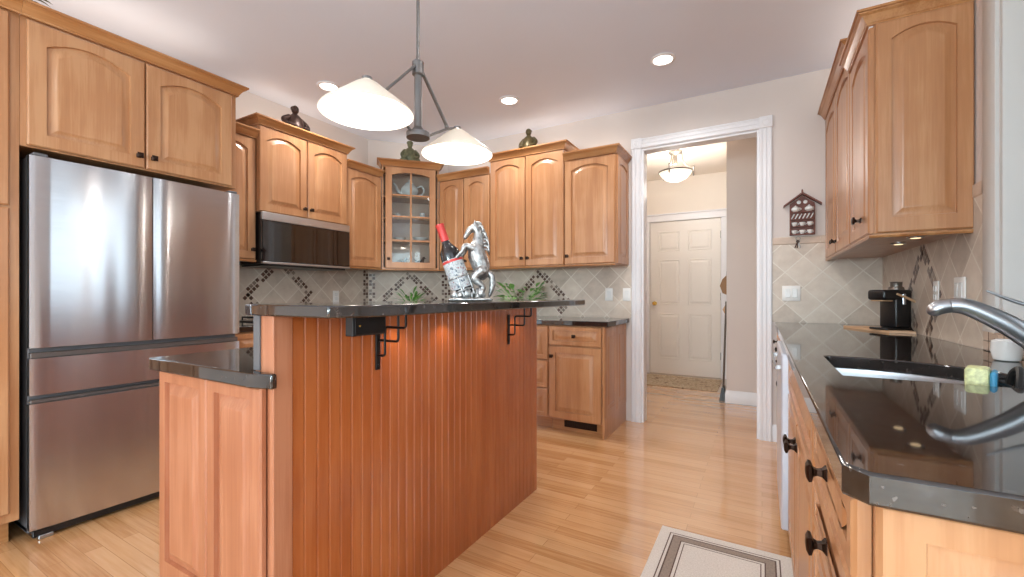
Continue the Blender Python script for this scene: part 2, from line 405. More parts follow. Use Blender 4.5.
window('window_1', lambda u, d, z: (XR+.10+d, WY0+u, z), WY1-WY0, (WZ0+.001, WZ1), 2, 1)
window('window_2', lambda u, d, z: (-3+u, -4.18+d, z), 4.8, (.351, 2.549), 4, 1)
window('window_3', lambda u, d, z: (3.28+d, -3+u, z), 2.6, (.601, 2.399), 2, 1)

# fluted door casing with corner blocks
def fluted(w, t=.019, n=2):
    p = [(0, 0), (0, t*.7), (.006, t)]
    fw = (w-.024)/n
    for i in range(n):
        a = .012+i*fw
        p += [(a+fw*.12, t), (a+fw*.25, t-.004), (a+fw*.75, t-.004), (a+fw*.88, t)]
    return p+[(w-.006, t), (w, t*.7), (w, 0)]
bm = B(); cw = .085; Y0 = YB-.0005
for x0 in (OX0-cw, OX1): extr(bm, fluted(cw), lambda u, v, t, x0=x0: (x0+u, Y0-v, t), .0005, OZ)
extr(bm, fluted(cw), lambda u, v, t: (t, Y0-v, OZ+u), OX0, OX1)
for x0 in (OX0-cw-.003, OX1-.003):
    box(bm, x0, x0+cw+.006, Y0-.026, Y0, OZ, OZ+cw+.004, .004)
    lathe(bm, [(.033, 0), (.033, .004), (.026, .006), (.02, .003), (.012, .006), (.002, .007)], seg=20, M=Matrix.Translation((x0+cw/2+.003, Y0-.026, OZ+cw/2)) @ Matrix.Rotation(PI/2, 4, 'X'))
struct('trim_1', bm, M_WHITE, 0)
# jamb lining
bm = B(); box(bm, OX0, OX0+.018, YB+.0005, YB+.1195, 0.0005, OZ-.018); box(bm, OX1-.018, OX1, YB+.0005, YB+.1195, .0005, OZ-.018); box(bm, OX0, OX1, YB+.0005, YB+.1195, OZ-.018, OZ-.0005); struct('trim_2', bm, M_WHITE)
# hall beyond
bm = B(); box(bm, -2.2, -2.05, YB+.12, 6.45, 0, CEIL); struct('wall_hall_left', bm, M_HALL)
HX0, HX1, HZ = -1.405, -.475, 2.16
bm = B(); box(bm, -2.05, HX0, 6.45, 6.6, 0, CEIL); box(bm, HX1, .9, 6.45, 6.6, 0, CEIL); box(bm, HX0, HX1, 6.45, 6.6, HZ, CEIL); box(bm, HX0, HX1, 6.52, 6.6, 0, HZ)  # last box, behind the door, added to stop outside light leaking round it
struct('wall_hall_back', bm, M_HALL)
bm = B(); box(bm, -.32, .9, 5.05, 6.45, 0, CEIL); struct('wall_hall_right', bm, M_WALL)
bm = B(); box(bm, .2, .32, YB+.12, 5.05, 0, CEIL); struct('wall_hall_side', bm, M_HALL)
def skirting(bm, path, h=.13):
    sweep(bm, path, [(0, .0005), (.014, .0005), (.014, h-.03), (.010, h-.022), (.010, h-.012), (.004, h), (0, h)])
bm = B(); skirting(bm, [(-.3205, 6.44), (-.3205, 5.0495), (.199, 5.0495)]) ; struct('baseboard_hall', bm, M_WHITE)
bm = B(); skirting(bm, [(OX1+cw+.001, YB-.001), (.105, YB-.001)], .13); struct('baseboard_back', bm, M_WHITE)
# hall door casing, door
bm = B()
for x0 in (HX0-.075, HX1): box(bm, x0, x0+.075, 6.428, 6.4495, .0005, HZ, .005)
box(bm, HX0-.075, HX1+.075, 6.428, 6.4495, HZ, HZ+.09, .005); box(bm, HX0-.09, HX1+.09, 6.415, 6.4495, HZ+.09, HZ+.11, .004)
struct('trim_3', bm, M_WHITE)
bm = B(); DW = HX1-HX0-.008
box(bm, 0, DW, 0, .04, .004, HZ-.004, .002)
def sunk(bm, x0, x1, z0, z1, y):
    """moulded door panel: raised bead, dished field"""
    rings = []
    for ins, d in ((0, 0), (.008, -.006), (.016, -.001), (.026, .0), (.05, -.006)):
        rings.append([bm.verts.new(q) for q in ((x0+ins, y+d, z0+ins), (x1-ins, y+d, z0+ins), (x1-ins, y+d, z1-ins), (x0+ins, y+d, z1-ins))])
    for a, b in zip(rings, rings[1:]):
        for i in range(4): bm.faces.new((a[i], a[(i+1) % 4], b[(i+1) % 4], b[i]))
    bm.faces.new(rings[-1])
for xa in (.11, DW/2+.055):
    for za, zb in ((.22, .86), (.98, 1.62), (1.74, 2.02)): sunk(bm, xa, xa+DW/2-.165, za, zb, -.0005)
dr = obj('door_1', bm, M_DOOR, None, 0, (HX0+.004, 6.455, 0), recalc=False); dr['kind'] = 'structure'
bm = B(); lathe(bm, [(.03, 0), (.03, .004), (.012, .008), (.010, .03), (.022, .036), (.028, .048), (.022, .062), (.004, .066)], seg=18, M=Matrix.Translation((.065, -.001, 1.0)) @ Matrix.Rotation(PI/2, 4, 'X'))
obj('door_knob', bm, M_GOLD, dr)
bm = B()
for z in (.25, 1.05, 1.88): box(bm, DW-.004, DW+.012, -.018, -.002, z, z+.1, .002)
obj('hinge', bm, M_NICKEL, dr)

# window casing and tile ledge by the sink
bm = B(); cs = .10; flat = [(0, 0), (0, .010), (.003, .012), (cs-.003, .012), (cs, .010), (cs, 0)]
extr(bm, flat, lambda u, v, t: (XR-.0005-v, WY1+u, t), WZ0, WZ1+cs); extr(bm, flat, lambda u, v, t: (XR-.0005-v, WY0-cs+u, t), WZ0, WZ1+cs)
extr(bm, flat, lambda u, v, t: (XR-.0005-v, t, WZ1+u), WY0, WY1)
box(bm, XR+.001, XR+.1, WY1-.02, WY1-.0005, WZ0, WZ1, .001); box(bm, XR+.001, XR+.1, WY0+.0005, WY0+.02, WZ0, WZ1, .001)
struct('trim_4', bm, M_RETURN)
bm = B()
for i in range(28):
    for j in range(2):
        y = WY1+.095-.047*(i+1); z = .9155+.036*j
        box(bm, XR-.012, XR-.001, y+.0015, y+.0455, z+.001, z+.0345, .001, mi=(i+j+(i//3)) % 3 == 0 and 2 or (i*2+j) % 2)
    box(bm, XR-.02, XR+.098, WY1-.047*(i+1)+.0015, WY1-.047*i-.0015, WZ0-.0185, WZ0-.001, .001, mi=i % 3) if WY1-.047*(i+1) > WY0+.02 else None
struct('trim_5', bm, [M_CAP, M_MOS1, M_MOS2], 0)

# backsplashes : a tiled slab with mosaic diamonds let into it
def backsplash(name, segs, diamonds=(), strips=(), cap=False):
    """segs: list of (p0, p1, z0, z1) in plan, tile on the room side (right of travel p0->p1)"""
    bm = B(); uv = bm.loops.layers.uv.new('UVMap')
    for si, (p0, p1, z0, z1) in enumerate(segs):
        p0, p1 = Vector(p0), Vector(p1); d = (p1-p0); L = d.length; d.normalize(); nn = Vector((d.y, -d.x))
        def pt(u, o, z): q = p0+d*u+nn*o; return (q.x, q.y, z)
        t = .008
        vs = [bm.verts.new(pt(u, o, z)) for u, o, z in ((0, .0005, z0), (L, .0005, z0), (L, t, z0), (0, t, z0), (0, .0005, z1), (L, .0005, z1), (L, t, z1), (0, t, z1))]
        for ix in ((3, 2, 6, 7), (0, 3, 7, 4), (2, 1, 5, 6), (4, 7, 6, 5), (0, 1, 2, 3)):
            f = bm.faces.new([vs[i] for i in ix])
            for lp in f.loops:
                c = lp.vert.co; lp[uv].uv = ((Vector((c.x, c.y))-p0).dot(d), c.z)
        def sq(u, z, h, mi, rot=PI/4, z0=z0, z1=z1):
            if not (z0+h < z < z1-h and h < u < L-h): return
            q = [(u+h*1.414*math.cos(rot+PI/4+k*PI/2), z+h*1.414*math.sin(rot+PI/4+k*PI/2)) for k in range(4)]
            a = [bm.verts.new(pt(x, t+.0012, y)) for x, y in q]; b = [bm.verts.new(pt(x, t, y)) for x, y in q]
            fs = [bm.faces.new(a)]+[bm.faces.new((a[i], b[i], b[(i+1) % 4], a[(i+1) % 4])) for i in range(4)]
            for f in fs: f.material_index = mi
        for dsi, uc, zc, hd in diamonds:
            if dsi != si: continue
            rnd = random.Random(int(uc*100)+si); n = int(hd*1.414/.033)
            for sgn in range(4):
                a0 = (hd*math.cos(sgn*PI/2), hd*math.sin(sgn*PI/2)); a1 = (hd*math.cos((sgn+1)*PI/2), hd*math.sin((sgn+1)*PI/2))
                for k in range(n):
                    s_ = (k+.5)/n; cx = a0[0]+(a1[0]-a0[0])*s_; cz = a0[1]+(a1[1]-a0[1])*s_
                    r = math.hypot(cx, cz); off = (.017, -.017) if True else ()
                    for q, of in enumerate(off):
                        pat = (k+q) % 5
                        if pat in (1,) and q == 0: continue
                        if pat in (3,) and q == 1: continue
                        ox, oz = of*(a0[0]+a1[0])/abs(hd)*.707, of*(a0[1]+a1[1])/abs(hd)*.707
                        sq(uc+cx+ox, zc+cz+oz, .0135, rnd.choice((1, 1, 2)))
        for dsi, uc in strips:
            if dsi != si: continue
            rnd = random.Random(5+si); z = z0+.02
            k = 0
            while z < z1-.02:
                for q in (-1, 1):
                    if (k+(q > 0)) % 3 != 2: sq(uc+q*.0165, z, .0135, rnd.choice((1, 1, 2)), 0)
                z += .033; k += 1
        if cap:
            n = int(L/.15)
            for k in range(n+1):
                u0, u1 = k*.15+.001, min(L, k*.15+.149)
                if u1-u0 < .01: continue
                a = [bm.verts.new(pt(u, o, z)) for u, o, z in ((u0, t, z1-.055), (u1, t, z1-.055), (u1, t+.004, z1-.05), (u0, t+.004, z1-.05), (u0, t+.004, z1-.004), (u1, t+.004, z1-.004), (u1, .0005, z1+.002), (u0, .0005, z1+.002))]
                for ix in ((0, 1, 2, 3), (3, 2, 5, 4), (4, 5, 6, 7)): bm.faces.new([a[i] for i in ix]).material_index = 3
    o = obj(name, bm, [M_TILE, M_MOS1, M_MOS2, M_CAP], None, 0, recalc=False); o['kind'] = 'structure'; return o
CT = .914; UZ = 1.38
backsplash('trim_6', [((XW, 1.54), (XW, 3.24), CT+.0005, UZ+.32), ((XW, 3.24), (-3.06, YB), CT+.0005, UZ), ((-3.06, YB), (OX0-cw-.001, YB), CT+.0005, UZ)],
           diamonds=[(0, 2.265-1.54, 1.12, .295), (1, .43, 1.06, .29), (2, 1.155, 1.05, .30)], strips=[(0, 1.66), (1, .04), (1, .81), (2, .04)])
backsplash('trim_7', [((OX1+cw+.001, YB), (XR, YB), CT+.0005, 1.555), ((XR, YB), (XR, 2.305), CT+.0005, 1.555)], diamonds=[(1, YB-3.02, 1.10, .26)], cap=True)

# ------------------------------------------------------------------ cabinet kit  (front plane y=0 facing -y, body towards +y)
def raised(bm, x0, x1, z0, z1, yf, yb, arch=.0, st=.058, rb=.058, rt=.05, n=10, mi=0, open_=False):
    """door slab: frame with a sunk groove round a raised field; top of the field arched"""
    w_ = x1-x0; gd = min(.013, (yb-yf)*.72)
    def outer(i, y):
        p = [(x0+i, z0+i), (x1-i, z0+i), (x1-i, z1-i)]
        p += [(x1-st-(w_-2*st)*k/n, z1-i) for k in range(1, n)]
        return [bm.verts.new((a, y, b)) for a, b in p+[(x0+i, z1-i)]]
    def inner(i, y):
        a0, a1 = x0+st+i, x1-st-i; zs = z1-rt-arch-i
        p = [(a0, z0+rb+i), (a1, z0+rb+i), (a1, zs)]
        for k in range(1, n):
            u = k/n; p.append((a1-(a1-a0)*u, zs+arch*(1-(2*u-1)**2)))
        return [bm.verts.new((a, y, b)) for a, b in p+[(a0, zs)]]
    rings = [outer(0, yb), outer(0, yf+.006), outer(.006, yf), inner(0, yf), inner(.002, yf+gd)]
    if open_: rings += [inner(.002, yb)]
    else: rings += [inner(.007, yf+gd), inner(.032, yf+.0015), inner(.037, yf-.0005), inner(.041, yf-.0005)]
    m = len(rings[0])
    for a, b in zip(rings, rings[1:]):
        for i in range(m): bm.faces.new((a[i], a[(i+1) % m], b[(i+1) % m], b[i])).material_index = mi
    if open_:
        a, b = rings[-1], rings[0]
        for i in range(m): bm.faces.new((a[i], a[(i+1) % m], b[(i+1) % m], b[i])).material_index = mi
    else:
        bm.faces.new(rings[-1]).material_index = mi; bm.faces.new(rings[0][::-1]).material_index = mi
    return bm
def knob(parent, x, z, y=-.021, s=1.0):
    bm = B()
    lathe(bm, [(.014*s, 0), (.014*s, .002*s), (.008*s, .007*s), (.0065*s, .013*s), (.009*s, .018*s), (.0185*s, .021*s), (.0195*s, .025*s), (.012*s, .0285*s), (.003*s, .0295*s)], seg=4, ph=PI/4,
          M=Matrix.Translation((x, y, z)) @ Matrix.Rotation(PI/2, 4, 'X'))
    return obj('knob', bm, M_BRONZE, parent, 25)
def door(parent, x0, x1, z0, z1, arch=.04, kx=None, kz=None, m=None, st=.058, name='door', g=.0015, ks=1.0, rb=.058, rt=.05):
    bm = B(); raised(bm, x0+g, x1-g, z0+g, z1-g, -.021, -.001, arch, st, rb, rt)
    o = obj(name, bm, m or M_MAPLE, parent, 25)
    if kx is not None: knob(o, kx, kz, s=ks)
    return o
CROWN = [(-.004, -.008), (.006, -.008), (.006, .0), (.010, .003), (.013, .010), (.026, .030), (.036, .037), (.038, .041), (.046, .042), (.046, .052), (-.004, .052)]
def crown(parent, w_, d, zt, left=True, right=True, off=.021, trim_r=None, name='crown_moulding'):
    p = []
    if left: p.append((-.0, d))
    p += [(0, -off), (w_, -off)]
    if right: p.append((w_, d))
    bm = B(); sweep(bm, p, [(o, zt+z) for o, z in CROWN])
    return obj(name, bm, M_MAPLEX, parent, 20)
def upper(label, loc, rz, w_, d, z0, z1, ndoor=1, arch=.04, knobs=(), cl=True, cr=True, rail=True, name='wall_cabinet', group=None, side=None, doors=None):
    t = thing(name, label, 'cabinet', loc, rz, group)
    bm = B(); box(bm, .0006, w_-.0006, 0, d, z0, z1, .0008)
    obj('cabinet_box', bm, M_MAPLE, t)
    if rail:
        bm = B(); extr(bm, [(-.021, 0), (-.021, -.006), (-.015, -.014), (.018, -.014), (.018, 0)], lambda u, v, q: (q, u, z0+v-.0003), .001, w_-.001)
        obj('light_rail', bm, M_MAPLEX, t, 20)
    dd = doors or [(w_*i/ndoor, w_*(i+1)/ndoor) for i in range(ndoor)]
    for i, (a, b) in enumerate(dd):
        k = knobs[i] if i < len(knobs) else None
        kx = None if k is None else (a+.03 if k == 'l' else b-.03)
        door(t, a+.003, b-.003, z0+.004, z1-.012, arch, kx, z0+.075)
    crown(t, w_, d, z1, cl, cr)
    if side == 'r':
        bm = B(); raised(bm, .012, d-.004, z0+.004, z1-.012, 0, .012, arch*.7, .05)
        bmesh.ops.transform(bm, matrix=Matrix.Translation((w_+.0125, 0, 0)) @ Matrix.Rotation(PI/2, 4, 'Z'), verts=bm.verts[:])
        obj('side_panel', bm, M_MAPLE, t, 25)
    return t
FX = -3.28; FD = -.003-(XW-FX)   # left uppers: face plane x, depth
LW = R(90)
# over-refrigerator cabinet and pantry
FRX = -2.90
t = thing('fridge_cabinet', 'deep two-door maple cabinet directly above the stainless refrigerator', 'cabinet', (FRX, .600, 0), LW)
bm = B(); box(bm, 0, .93, 0, .70, 1.795, 2.385, .001); obj('cabinet_box', bm, M_MAPLE, t)
door(t, .018, .455, 1.80, 2.372, .05, .425, 1.862, st=.062); door(t, .459, .90, 1.80, 2.372, .05, .489, 1.862, st=.062)
crown(t, .93, .70, 2.385, False, True)
t = thing('pantry_cabinet', 'tall maple pantry cabinet at the left edge beside the refrigerator', 'cabinet', (FRX, -.30, 0), LW)
bm = B(); box(bm, 0, .899, 0, .70, .11, 2.385, .001); obj('cabinet_box', bm, M_MAPLE, t)
bm = B(); box(bm, 0, .88, .07, .70, .0005, .11); obj('toe_kick', bm, M_MAPLEX, t)
for a, b, kx in ((.005, .435, .405), (.439, .868, .469)):
    door(t, a, b, 1.515, 2.372, .05, kx, 1.6, st=.062); door(t, a, b, .15, 1.508, 0, kx, 1.2, st=.062)
crown(t, .899, .70, 2.385, True, False)
# left wall uppers
upper('narrow single-door maple wall cabinet between the refrigerator and the microwave', (FX, 1.545, 0), LW, .322, FD, UZ, 2.29, 1, .035, ['r'], False, False)
MX = -3.25
upper('two-door maple wall cabinet over the microwave, with tall crown', (MX, 1.868, 0), LW, .797, XW*-1+MX-.003, 1.742, 2.395, 2, .045, ['r', 'l'], True, True, rail=False)
upper('single-door maple wall cabinet between the microwave and the glass corner cabinet', (FX, 2.668, 0), LW, .430, FD-.0, UZ, 2.29, 1, .04, [], False, False)
# back wall uppers
BY = 3.53; BD = YB-BY-.003
upper('short two-door maple wall cabinet right of the glass corner cabinet, behind the silver horse', (-2.878, BY, 0), 0, .617, BD, UZ, 2.29, 2, .035, ['r', 'l'], False, False)
upper('taller two-door maple wall cabinet on the back wall with an olive figurine on top', (-2.258, BY, 0), 0, .765, BD, UZ, 2.40, 2, .04, ['r', 'l'], True, True)
upper('single-door maple wall cabinet with panelled side, next to the doorway', (-1.49, BY, 0), 0, .450, BD, UZ, 2.29, 1, .04, ['l'], False, True, side='r')
# right wall uppers (face plane x=.42)
RX = .42
upper('tall two-door maple wall cabinet against the corner right of the doorway', (RX, YB-.003, 0), -LW, 1.02, XR-RX-.003, UZ, 2.40, 2, .045, ['r', 'l'], False, True)
t = upper('maple wall cabinet over the counter with a large arched end panel facing the room', (RX, 2.864, 0), -LW, .459, XR-RX-.003, UZ, 2.29, 1, .04, [], False, True)
dd = [c for c in t.children if c.name.startswith('door')][0]; knob(dd, .30, UZ+.085, s=1.25)
bm = B(); raised(bm, .004, XR-RX-.004, UZ+.004, 2.29-.008, 0, .014, .034, .05, .065, .045, n=16)
bmesh.ops.transform(bm, matrix=Matrix.Translation((.459+.0145, 0, 0)) @ Matrix.Rotation(PI/2, 4, 'Z'), verts=bm.verts[:])
obj('end_panel', bm, M_MAPLE, t, 25)
bm = B(); extr(bm, [(.0145, 0), (.0145, -.006), (.009, -.014), (-.01, -.014), (-.01, 0)], lambda u, v, q: (.459+u, q, UZ+v-.0003), -.02, XR-RX-.004); obj('light_rail', bm, M_MAPLEX, t, 20)
for i, (lx, ly) in enumerate(((.30, .17), (.02, .17))):
    bm = B(); lathe(bm, [(.030, 0), (.030, -.006), (.02, -.008)], seg=20, cap=True); lathe(bm, [(.019, -.0081), (.018, -.0087)], seg=20, mi=1)
    o = obj('puck_light', bm, [M_CHROME, M_PUCK]); o.location = (RX+ly, 2.864-lx, UZ-.0005)
    tag(o, ('round under-cabinet puck light nearer the arched end panel', 'round under-cabinet puck light farther from the arched end panel')[i], 'light', 'puck lights under the right wall cabinet')

# ---- glass corner cabinet
GA = math.atan2(3.525-3.105, -2.885+3.275); GL = .565
t = thing('glass_corner_cabinet', 'maple corner wall cabinet with an eight-pane glass door and china inside', 'cabinet', (-3.272, 3.108, 0), GA)
G0, G1, GD = UZ, 2.41, .27
bm = B(); tk = .016
box(bm, .001, tk, 0, GD, G0, G1); box(bm, GL-tk, GL-.001, 0, GD, G0, G1); box(bm, tk, GL-tk, 0, GD, G0, G0+tk); box(bm, tk, GL-tk, 0, GD, G1-tk, G1); box(bm, tk, GL-tk, GD-.008, GD, G0+tk, G1-tk, mi=1)
obj('cabinet_box', bm, [M_MAPLE, M_INTG] if False else [M_MAPLE, M_INT], t)
for z in (1.655, 1.885, 2.10):
    bm = B(); box(bm, tk+.001, GL-tk-.001, .02, GD-.009, z, z+.012, .001); obj('shelf', bm, M_MAPLEX, t)
bm = B(); x0, x1 = .035, GL-.035
raised(bm, x0, x1, G0+.006, G1-.012, -.021, -.001, .03, .062, .062, .05, open_=True)
d_ = obj('door', bm, M_MAPLE, t, 25)
bm = B(); box(bm, GL/2-.009, GL/2+.009, -.017, -.004, G0+.066, G1-.066, .002)
for z in (1.665, 1.905, 2.12): box(bm, x0+.06, x1-.06, -.0165, -.0045, z-.009, z+.009, .002)
obj('muntin', bm, M_MAPLE, d_, 25)
bm = B(); box(bm, x0+.058, x1-.058, -.0095, -.0065, G0+.062, G1-.058); obj('pane', bm, M_GLASS, d_, 0)
knob(d_, x0+.03, G0+.10)
crown(t, GL, .16, G1, True, True, .021)
bm = B(); extr(bm, [(-.021, 0), (-.021, -.006), (-.015, -.014), (.018, -.014), (.018, 0)], lambda u, v, q: (q, u, G0+v-.0003), .001, GL-.001); obj('light_rail', bm, M_MAPLEX, t, 20)
GM = Matrix.Translation((-3.272, 3.108, 0)) @ Matrix.Rotation(GA, 4, 'Z')
def inG(x, y, z): return tuple(GM @ Vector((x, y, z)))
def teapot(loc, rz, s, label):
    t = thing('teapot', label, 'teapot', loc, rz)
    bm = B(); lathe(bm, [(.03*s, 0), (.034*s, .006*s), (.028*s, .012*s), (.05*s, .03*s), (.06*s, .055*s), (.055*s, .08*s), (.035*s, .1*s), (.03*s, .104*s)], seg=20); obj('body', bm, M_PORC, t)
    bm = B(); lathe(bm, [(.031*s, .1045*s), (.03*s, .11*s), (.015*s, .12*s), (.006*s, .124*s), (.009*s, .132*s), (.003*s, .138*s)], seg=16); obj('lid', bm, M_PORC, t)
    bm = B(); limb(bm, [(-.05*s, 0, .04*s), (-.078*s, 0, .055*s), (-.09*s, 0, .085*s), (-.105*s, 0, .105*s)], [.014*s, .011*s, .008*s, .006*s]); obj('spout', bm, M_PORC, t)
    bm = B(); limb(bm, [(.05*s, 0, .085*s), (.08*s, 0, .098*s), (.098*s, 0, .07*s), (.085*s, 0, .04*s), (.055*s, 0, .03*s)], [.006*s]*5); obj('handle', bm, M_PORC, t)
    return t
teapot(inG(.28, .14, 2.1125), GA, 1.5, 'white teapot on the top shelf behind the glass corner cabinet door')
def dish(name, loc, prof, label, cat, m=M_PORC, group=None):
    bm = B(); lathe(bm, prof, seg=20); o = obj(name, bm, m); o.location = loc; return tag(o, label, cat, group)
CUPP = [(.018, 0), (.022, .004), (.034, .03), (.036, .045), (.033, .045), (.03, .03), (.01, .008)]
dish('teacup', inG(.075, .10, 2.1125), CUPP, 'small white cup left of the teapot on the top glass-cabinet shelf', 'cup')
dish('sugar_bowl', inG(.16, .10, 1.8975), [(.02, 0), (.03, .005), (.038, .025), (.03, .045), (.012, .055), (.008, .062), (.003, .066)], 'white lidded bowl at left of the second shelf in the glass cabinet', 'bowl')
dish('creamer_jug', inG(.41, .12, 1.8975), [(.022, 0), (.03, .01), (.034, .03), (.024, .055), (.028, .075), (.025, .075), (.02, .055), (.02, .02)], 'white jug at right of the second shelf in the glass cabinet', 'jug')
dish('glass_bowl', inG(.39, .13, 1.6675), [(.03, 0), (.035, .006), (.07, .035), (.075, .05), (.07, .05), (.06, .03), (.02, .01)], 'wide white bowl at right of the third shelf in the glass cabinet', 'bowl')
dish('glass_bowl', inG(.18, .13, 1.6675), [(.025, 0), (.03, .006), (.055, .03), (.06, .04), (.055, .04), (.05, .028), (.02, .01)], 'smaller white bowl at left of the third shelf in the glass cabinet', 'bowl')
def bird(loc, rz, s, label):
    t = thing('bird_figurine', label, 'figurine', loc, rz)
    bm = B(); lathe(bm, [(.03*s, 0), (.026*s, .01*s), (.012*s, .014*s)], seg=14); limb(bm, [(0, 0, .012*s), (.0, 0, .03*s)], [.006*s, .005*s], 3)
    limb(bm, [(-.06*s, 0, .035*s), (-.02*s, 0, .045*s), (.02*s, 0, .06*s), (.03*s, 0, .085*s)], [.006*s, .02*s, .022*s, .012*s]); ball(bm, (.038*s, 0, .095*s), .014*s)
    limb(bm, [(.045*s, 0, .095*s), (.065*s, 0, .09*s)], [.005*s, .001*s], 3)
    for q in (-1, 1): limb(bm, [(.0, q*.018*s, .055*s), (-.03*s, q*.035*s, .07*s), (-.055*s, q*.045*s, .09*s)], [.009*s, .009*s, .002*s], flat=.5)
    obj('bird', bm, M_STATB, t)
bird(inG(.21, .11, 1.3965), GA+.4, 1.0, 'small dark bird figurine at left on the bottom of the glass cabinet')
bird(inG(.38, .11, 1.3965), GA-.3, 1.1, 'small dark bird figurine at right on the bottom of the glass cabinet')

# ------------------------------------------------------------------ refrigerator
t = thing('refrigerator', 'stainless four-door refrigerator with two drawers between pantry and island', 'refrigerator', (-2.86, .622, 0), LW)
FW = .913
bm = B(); box(bm, .004, FW-.004, .045, .74, .03, 1.755, .004); box(bm, .004, FW-.004, .06, .5, .03, .05)
obj('cabinet_shell', bm, M_GREYP, t)
def curved_door(x0, x1, z0, z1, bow=.012, name='door'):
    n = 12; pts = [(x0, .040)]
    for k in range(n+1):
        u = k/n; pts.append((x0+(x1-x0)*u, .004-bow*(1-(2*((x0+(x1-x0)*u)/FW)-1)**2)*1.0 + (.004 if k in (0, n) else 0)))
    pts.append((x1, .040))
    bm = B(); extr(bm, pts, lambda a, b, q: (a, b, q), z0, z1)
    return obj(name, bm, M_STEEL, t, 40)
curved_door(.001, FW/2-.002, .878, 1.754); curved_door(FW/2+.002, FW-.001, .878, 1.754)
for z0, z1 in ((.662, .830), (.05, .624)):
    o = curved_door(.001, FW-.001, z0, z1, name='drawer')
    bm = B(); box(bm, .006, FW-.006, .014, .044, z1+.0005, z1+.018 if z1 < .7 else z1+.026, .003); obj('recessed_grip', bm, M_GRIP, o)
bm = B(); box(bm, .012, FW-.012, .012, .3, .012, .045, .004); obj('toe_grille', bm, M_BLACK, t)
for x in (.03, FW-.07):
    bm = B(); box(bm, x, x+.05, .004, .16, .0005, .018, .003); lathe(bm, [(.016, .0), (.016, .012)], (x+.025, .03, .0005), 12); obj('levelling_foot', bm, M_CHROME, t)
for x in (.012, FW-.062):
    bm = B(); box(bm, x, x+.05, .008, .12, 1.7555, 1.770, .004); obj('hinge_cover', bm, M_GREYP, t)
# white filler board right of refrigerator
bm = B(); box(bm, -3.05, -2.99, 1.537, 1.5445, .0005, 1.19, .002); tag(obj('filler_board', bm, M_PLATE), 'narrow white upright board between the refrigerator and the range counter', 'board')

# ------------------------------------------------------------------ microwave
t = thing('microwave', 'black glass over-the-range microwave with a stainless top strip', 'microwave', (-3.205, 1.872, 1.352), LW)
mw, mh = .785, .386
bm = B(); box(bm, .001, mw-.001, .012, .39, 0, mh, .003); obj('case', bm, M_BLACK, t)
bm = B(); box(bm, 0, mw, -.012, .0115, .02, mh-.062, .003); obj('glass_door', bm, M_DARKGL, t)
bm = B(); box(bm, 0, mw, -.012, .0115, mh-.060, mh, .003); obj('vent_strip', bm, M_CHROME, t)
bm = B(); box(bm, 0, mw, -.018, .0115, 0, .018, .003); obj('bottom_trim', bm, M_CHROME, t)
bm = B(); box(bm, .02, mw-.05, -.015, .3, -.014, -.001, .003); obj('grease_vent', bm, M_BLACK, t)
bm = B(); lathe(bm, [(.010, 0), (.009, .003), (.002, .0045)], seg=14, M=Matrix.Translation((mw*.5, -.0125, mh-.05)) @ Matrix.Rotation(PI/2, 4, 'X')); obj('round_badge', bm, M_CHROME, t)

# ------------------------------------------------------------------ base cabinets
def base(label, loc, rz, w_, d, layout, name='base_cabinet', ks=1.0, zt=.874, toe=True, m=None, box_m=None, group=None):
    """layout: list of (kind, x0, x1, z0, z1, knobside)"""
    t = thing(name, label, 'cabinet', loc, rz, group); m = m or M_MAPLE
    bm = B(); box(bm, .0006, w_-.0006, 0, d, .105, zt-.001, .0008); obj('cabinet_box', bm, box_m or m, t)
    bm = B(); box(bm, .001, w_-.001, .065, d, .0005, .1045); obj('toe_kick', bm, M_MAPLEX if not box_m else box_m, t)
    for kind, x0, x1, z0, z1, k in layout:
        if kind == 'drawer':
            ar = dict(arch=0, st=.034, rb=.034, rt=.034, name='drawer'); kx, kz = (x0+x1)/2, (z0+z1)/2
        elif kind == 'panel':
            ar = dict(arch=0, st=.05, name='false_front', rb=.034, rt=.034); kx = kz = None
        else:
            ar = dict(arch=0, name='door'); kx = None if k is None else (x0+.03 if k == 'l' else x1-.03); kz = z1-.08
        door(t, x0, x1, z0, z1, kx=kx, kz=kz, m=m, ks=ks, **ar)
    return t
BB = 3.29
t = base('maple base cabinet with one drawer over a door, at the end beside the doorway', (-1.53, BB, 0), 0, .460, YB-BB-.003, [('drawer', .003, .452, .71, .868, 'm'), ('door', .003, .452, .112, .702, 'l')])
bm = B(); DD = YB-BB-.004
box(bm, 0, .016, -.02, DD, .0005, .873, .001)
for a, b in ((.0, DD/2+.0), (DD/2, DD)):
    b2 = B(); raised(b2, a+.004, b-.004, .16, .868, -.0, .016, 0, .045, .06, .05)
    bmesh.ops.transform(b2, matrix=Matrix.Translation((.0205, 0, 0)) @ Matrix.Rotation(PI/2, 4, 'Z'), verts=b2.verts[:])
    me_ = bpy.data.meshes.new('tmp'); b2.to_mesh(me_); b2.free(); bm.from_mesh(me_); bpy.data.meshes.remove(me_)
o = obj('side_panel', bm, M_MAPLE, t, 25); o.location = (.461, 0, 0)
o = thing('floor_vent', 'dark louvred heating register in the toe kick below the end base cabinet', 'vent', (-1.42, BB+.064, .0305))
bm = B(); box(bm, 0, .28, -.008, 0, 0, .07, .002); obj('frame', bm, M_BRONZE, o)
bm = B()
for i in range(17): box(bm, .012+i*.0155, .018+i*.0155, -.012, -.0085, .010, .060, .001)
obj('louvre', bm, M_BLACKM, o)
base('maple stack of three drawers, mostly hidden behind the island end', (-1.99, BB, 0), 0, .458, YB-BB-.003, [('drawer', .004, .454, .585, .868, 'm'), ('drawer', .004, .454, .35, .578, 'm'), ('drawer', .004, .454, .112, .343, 'm')])
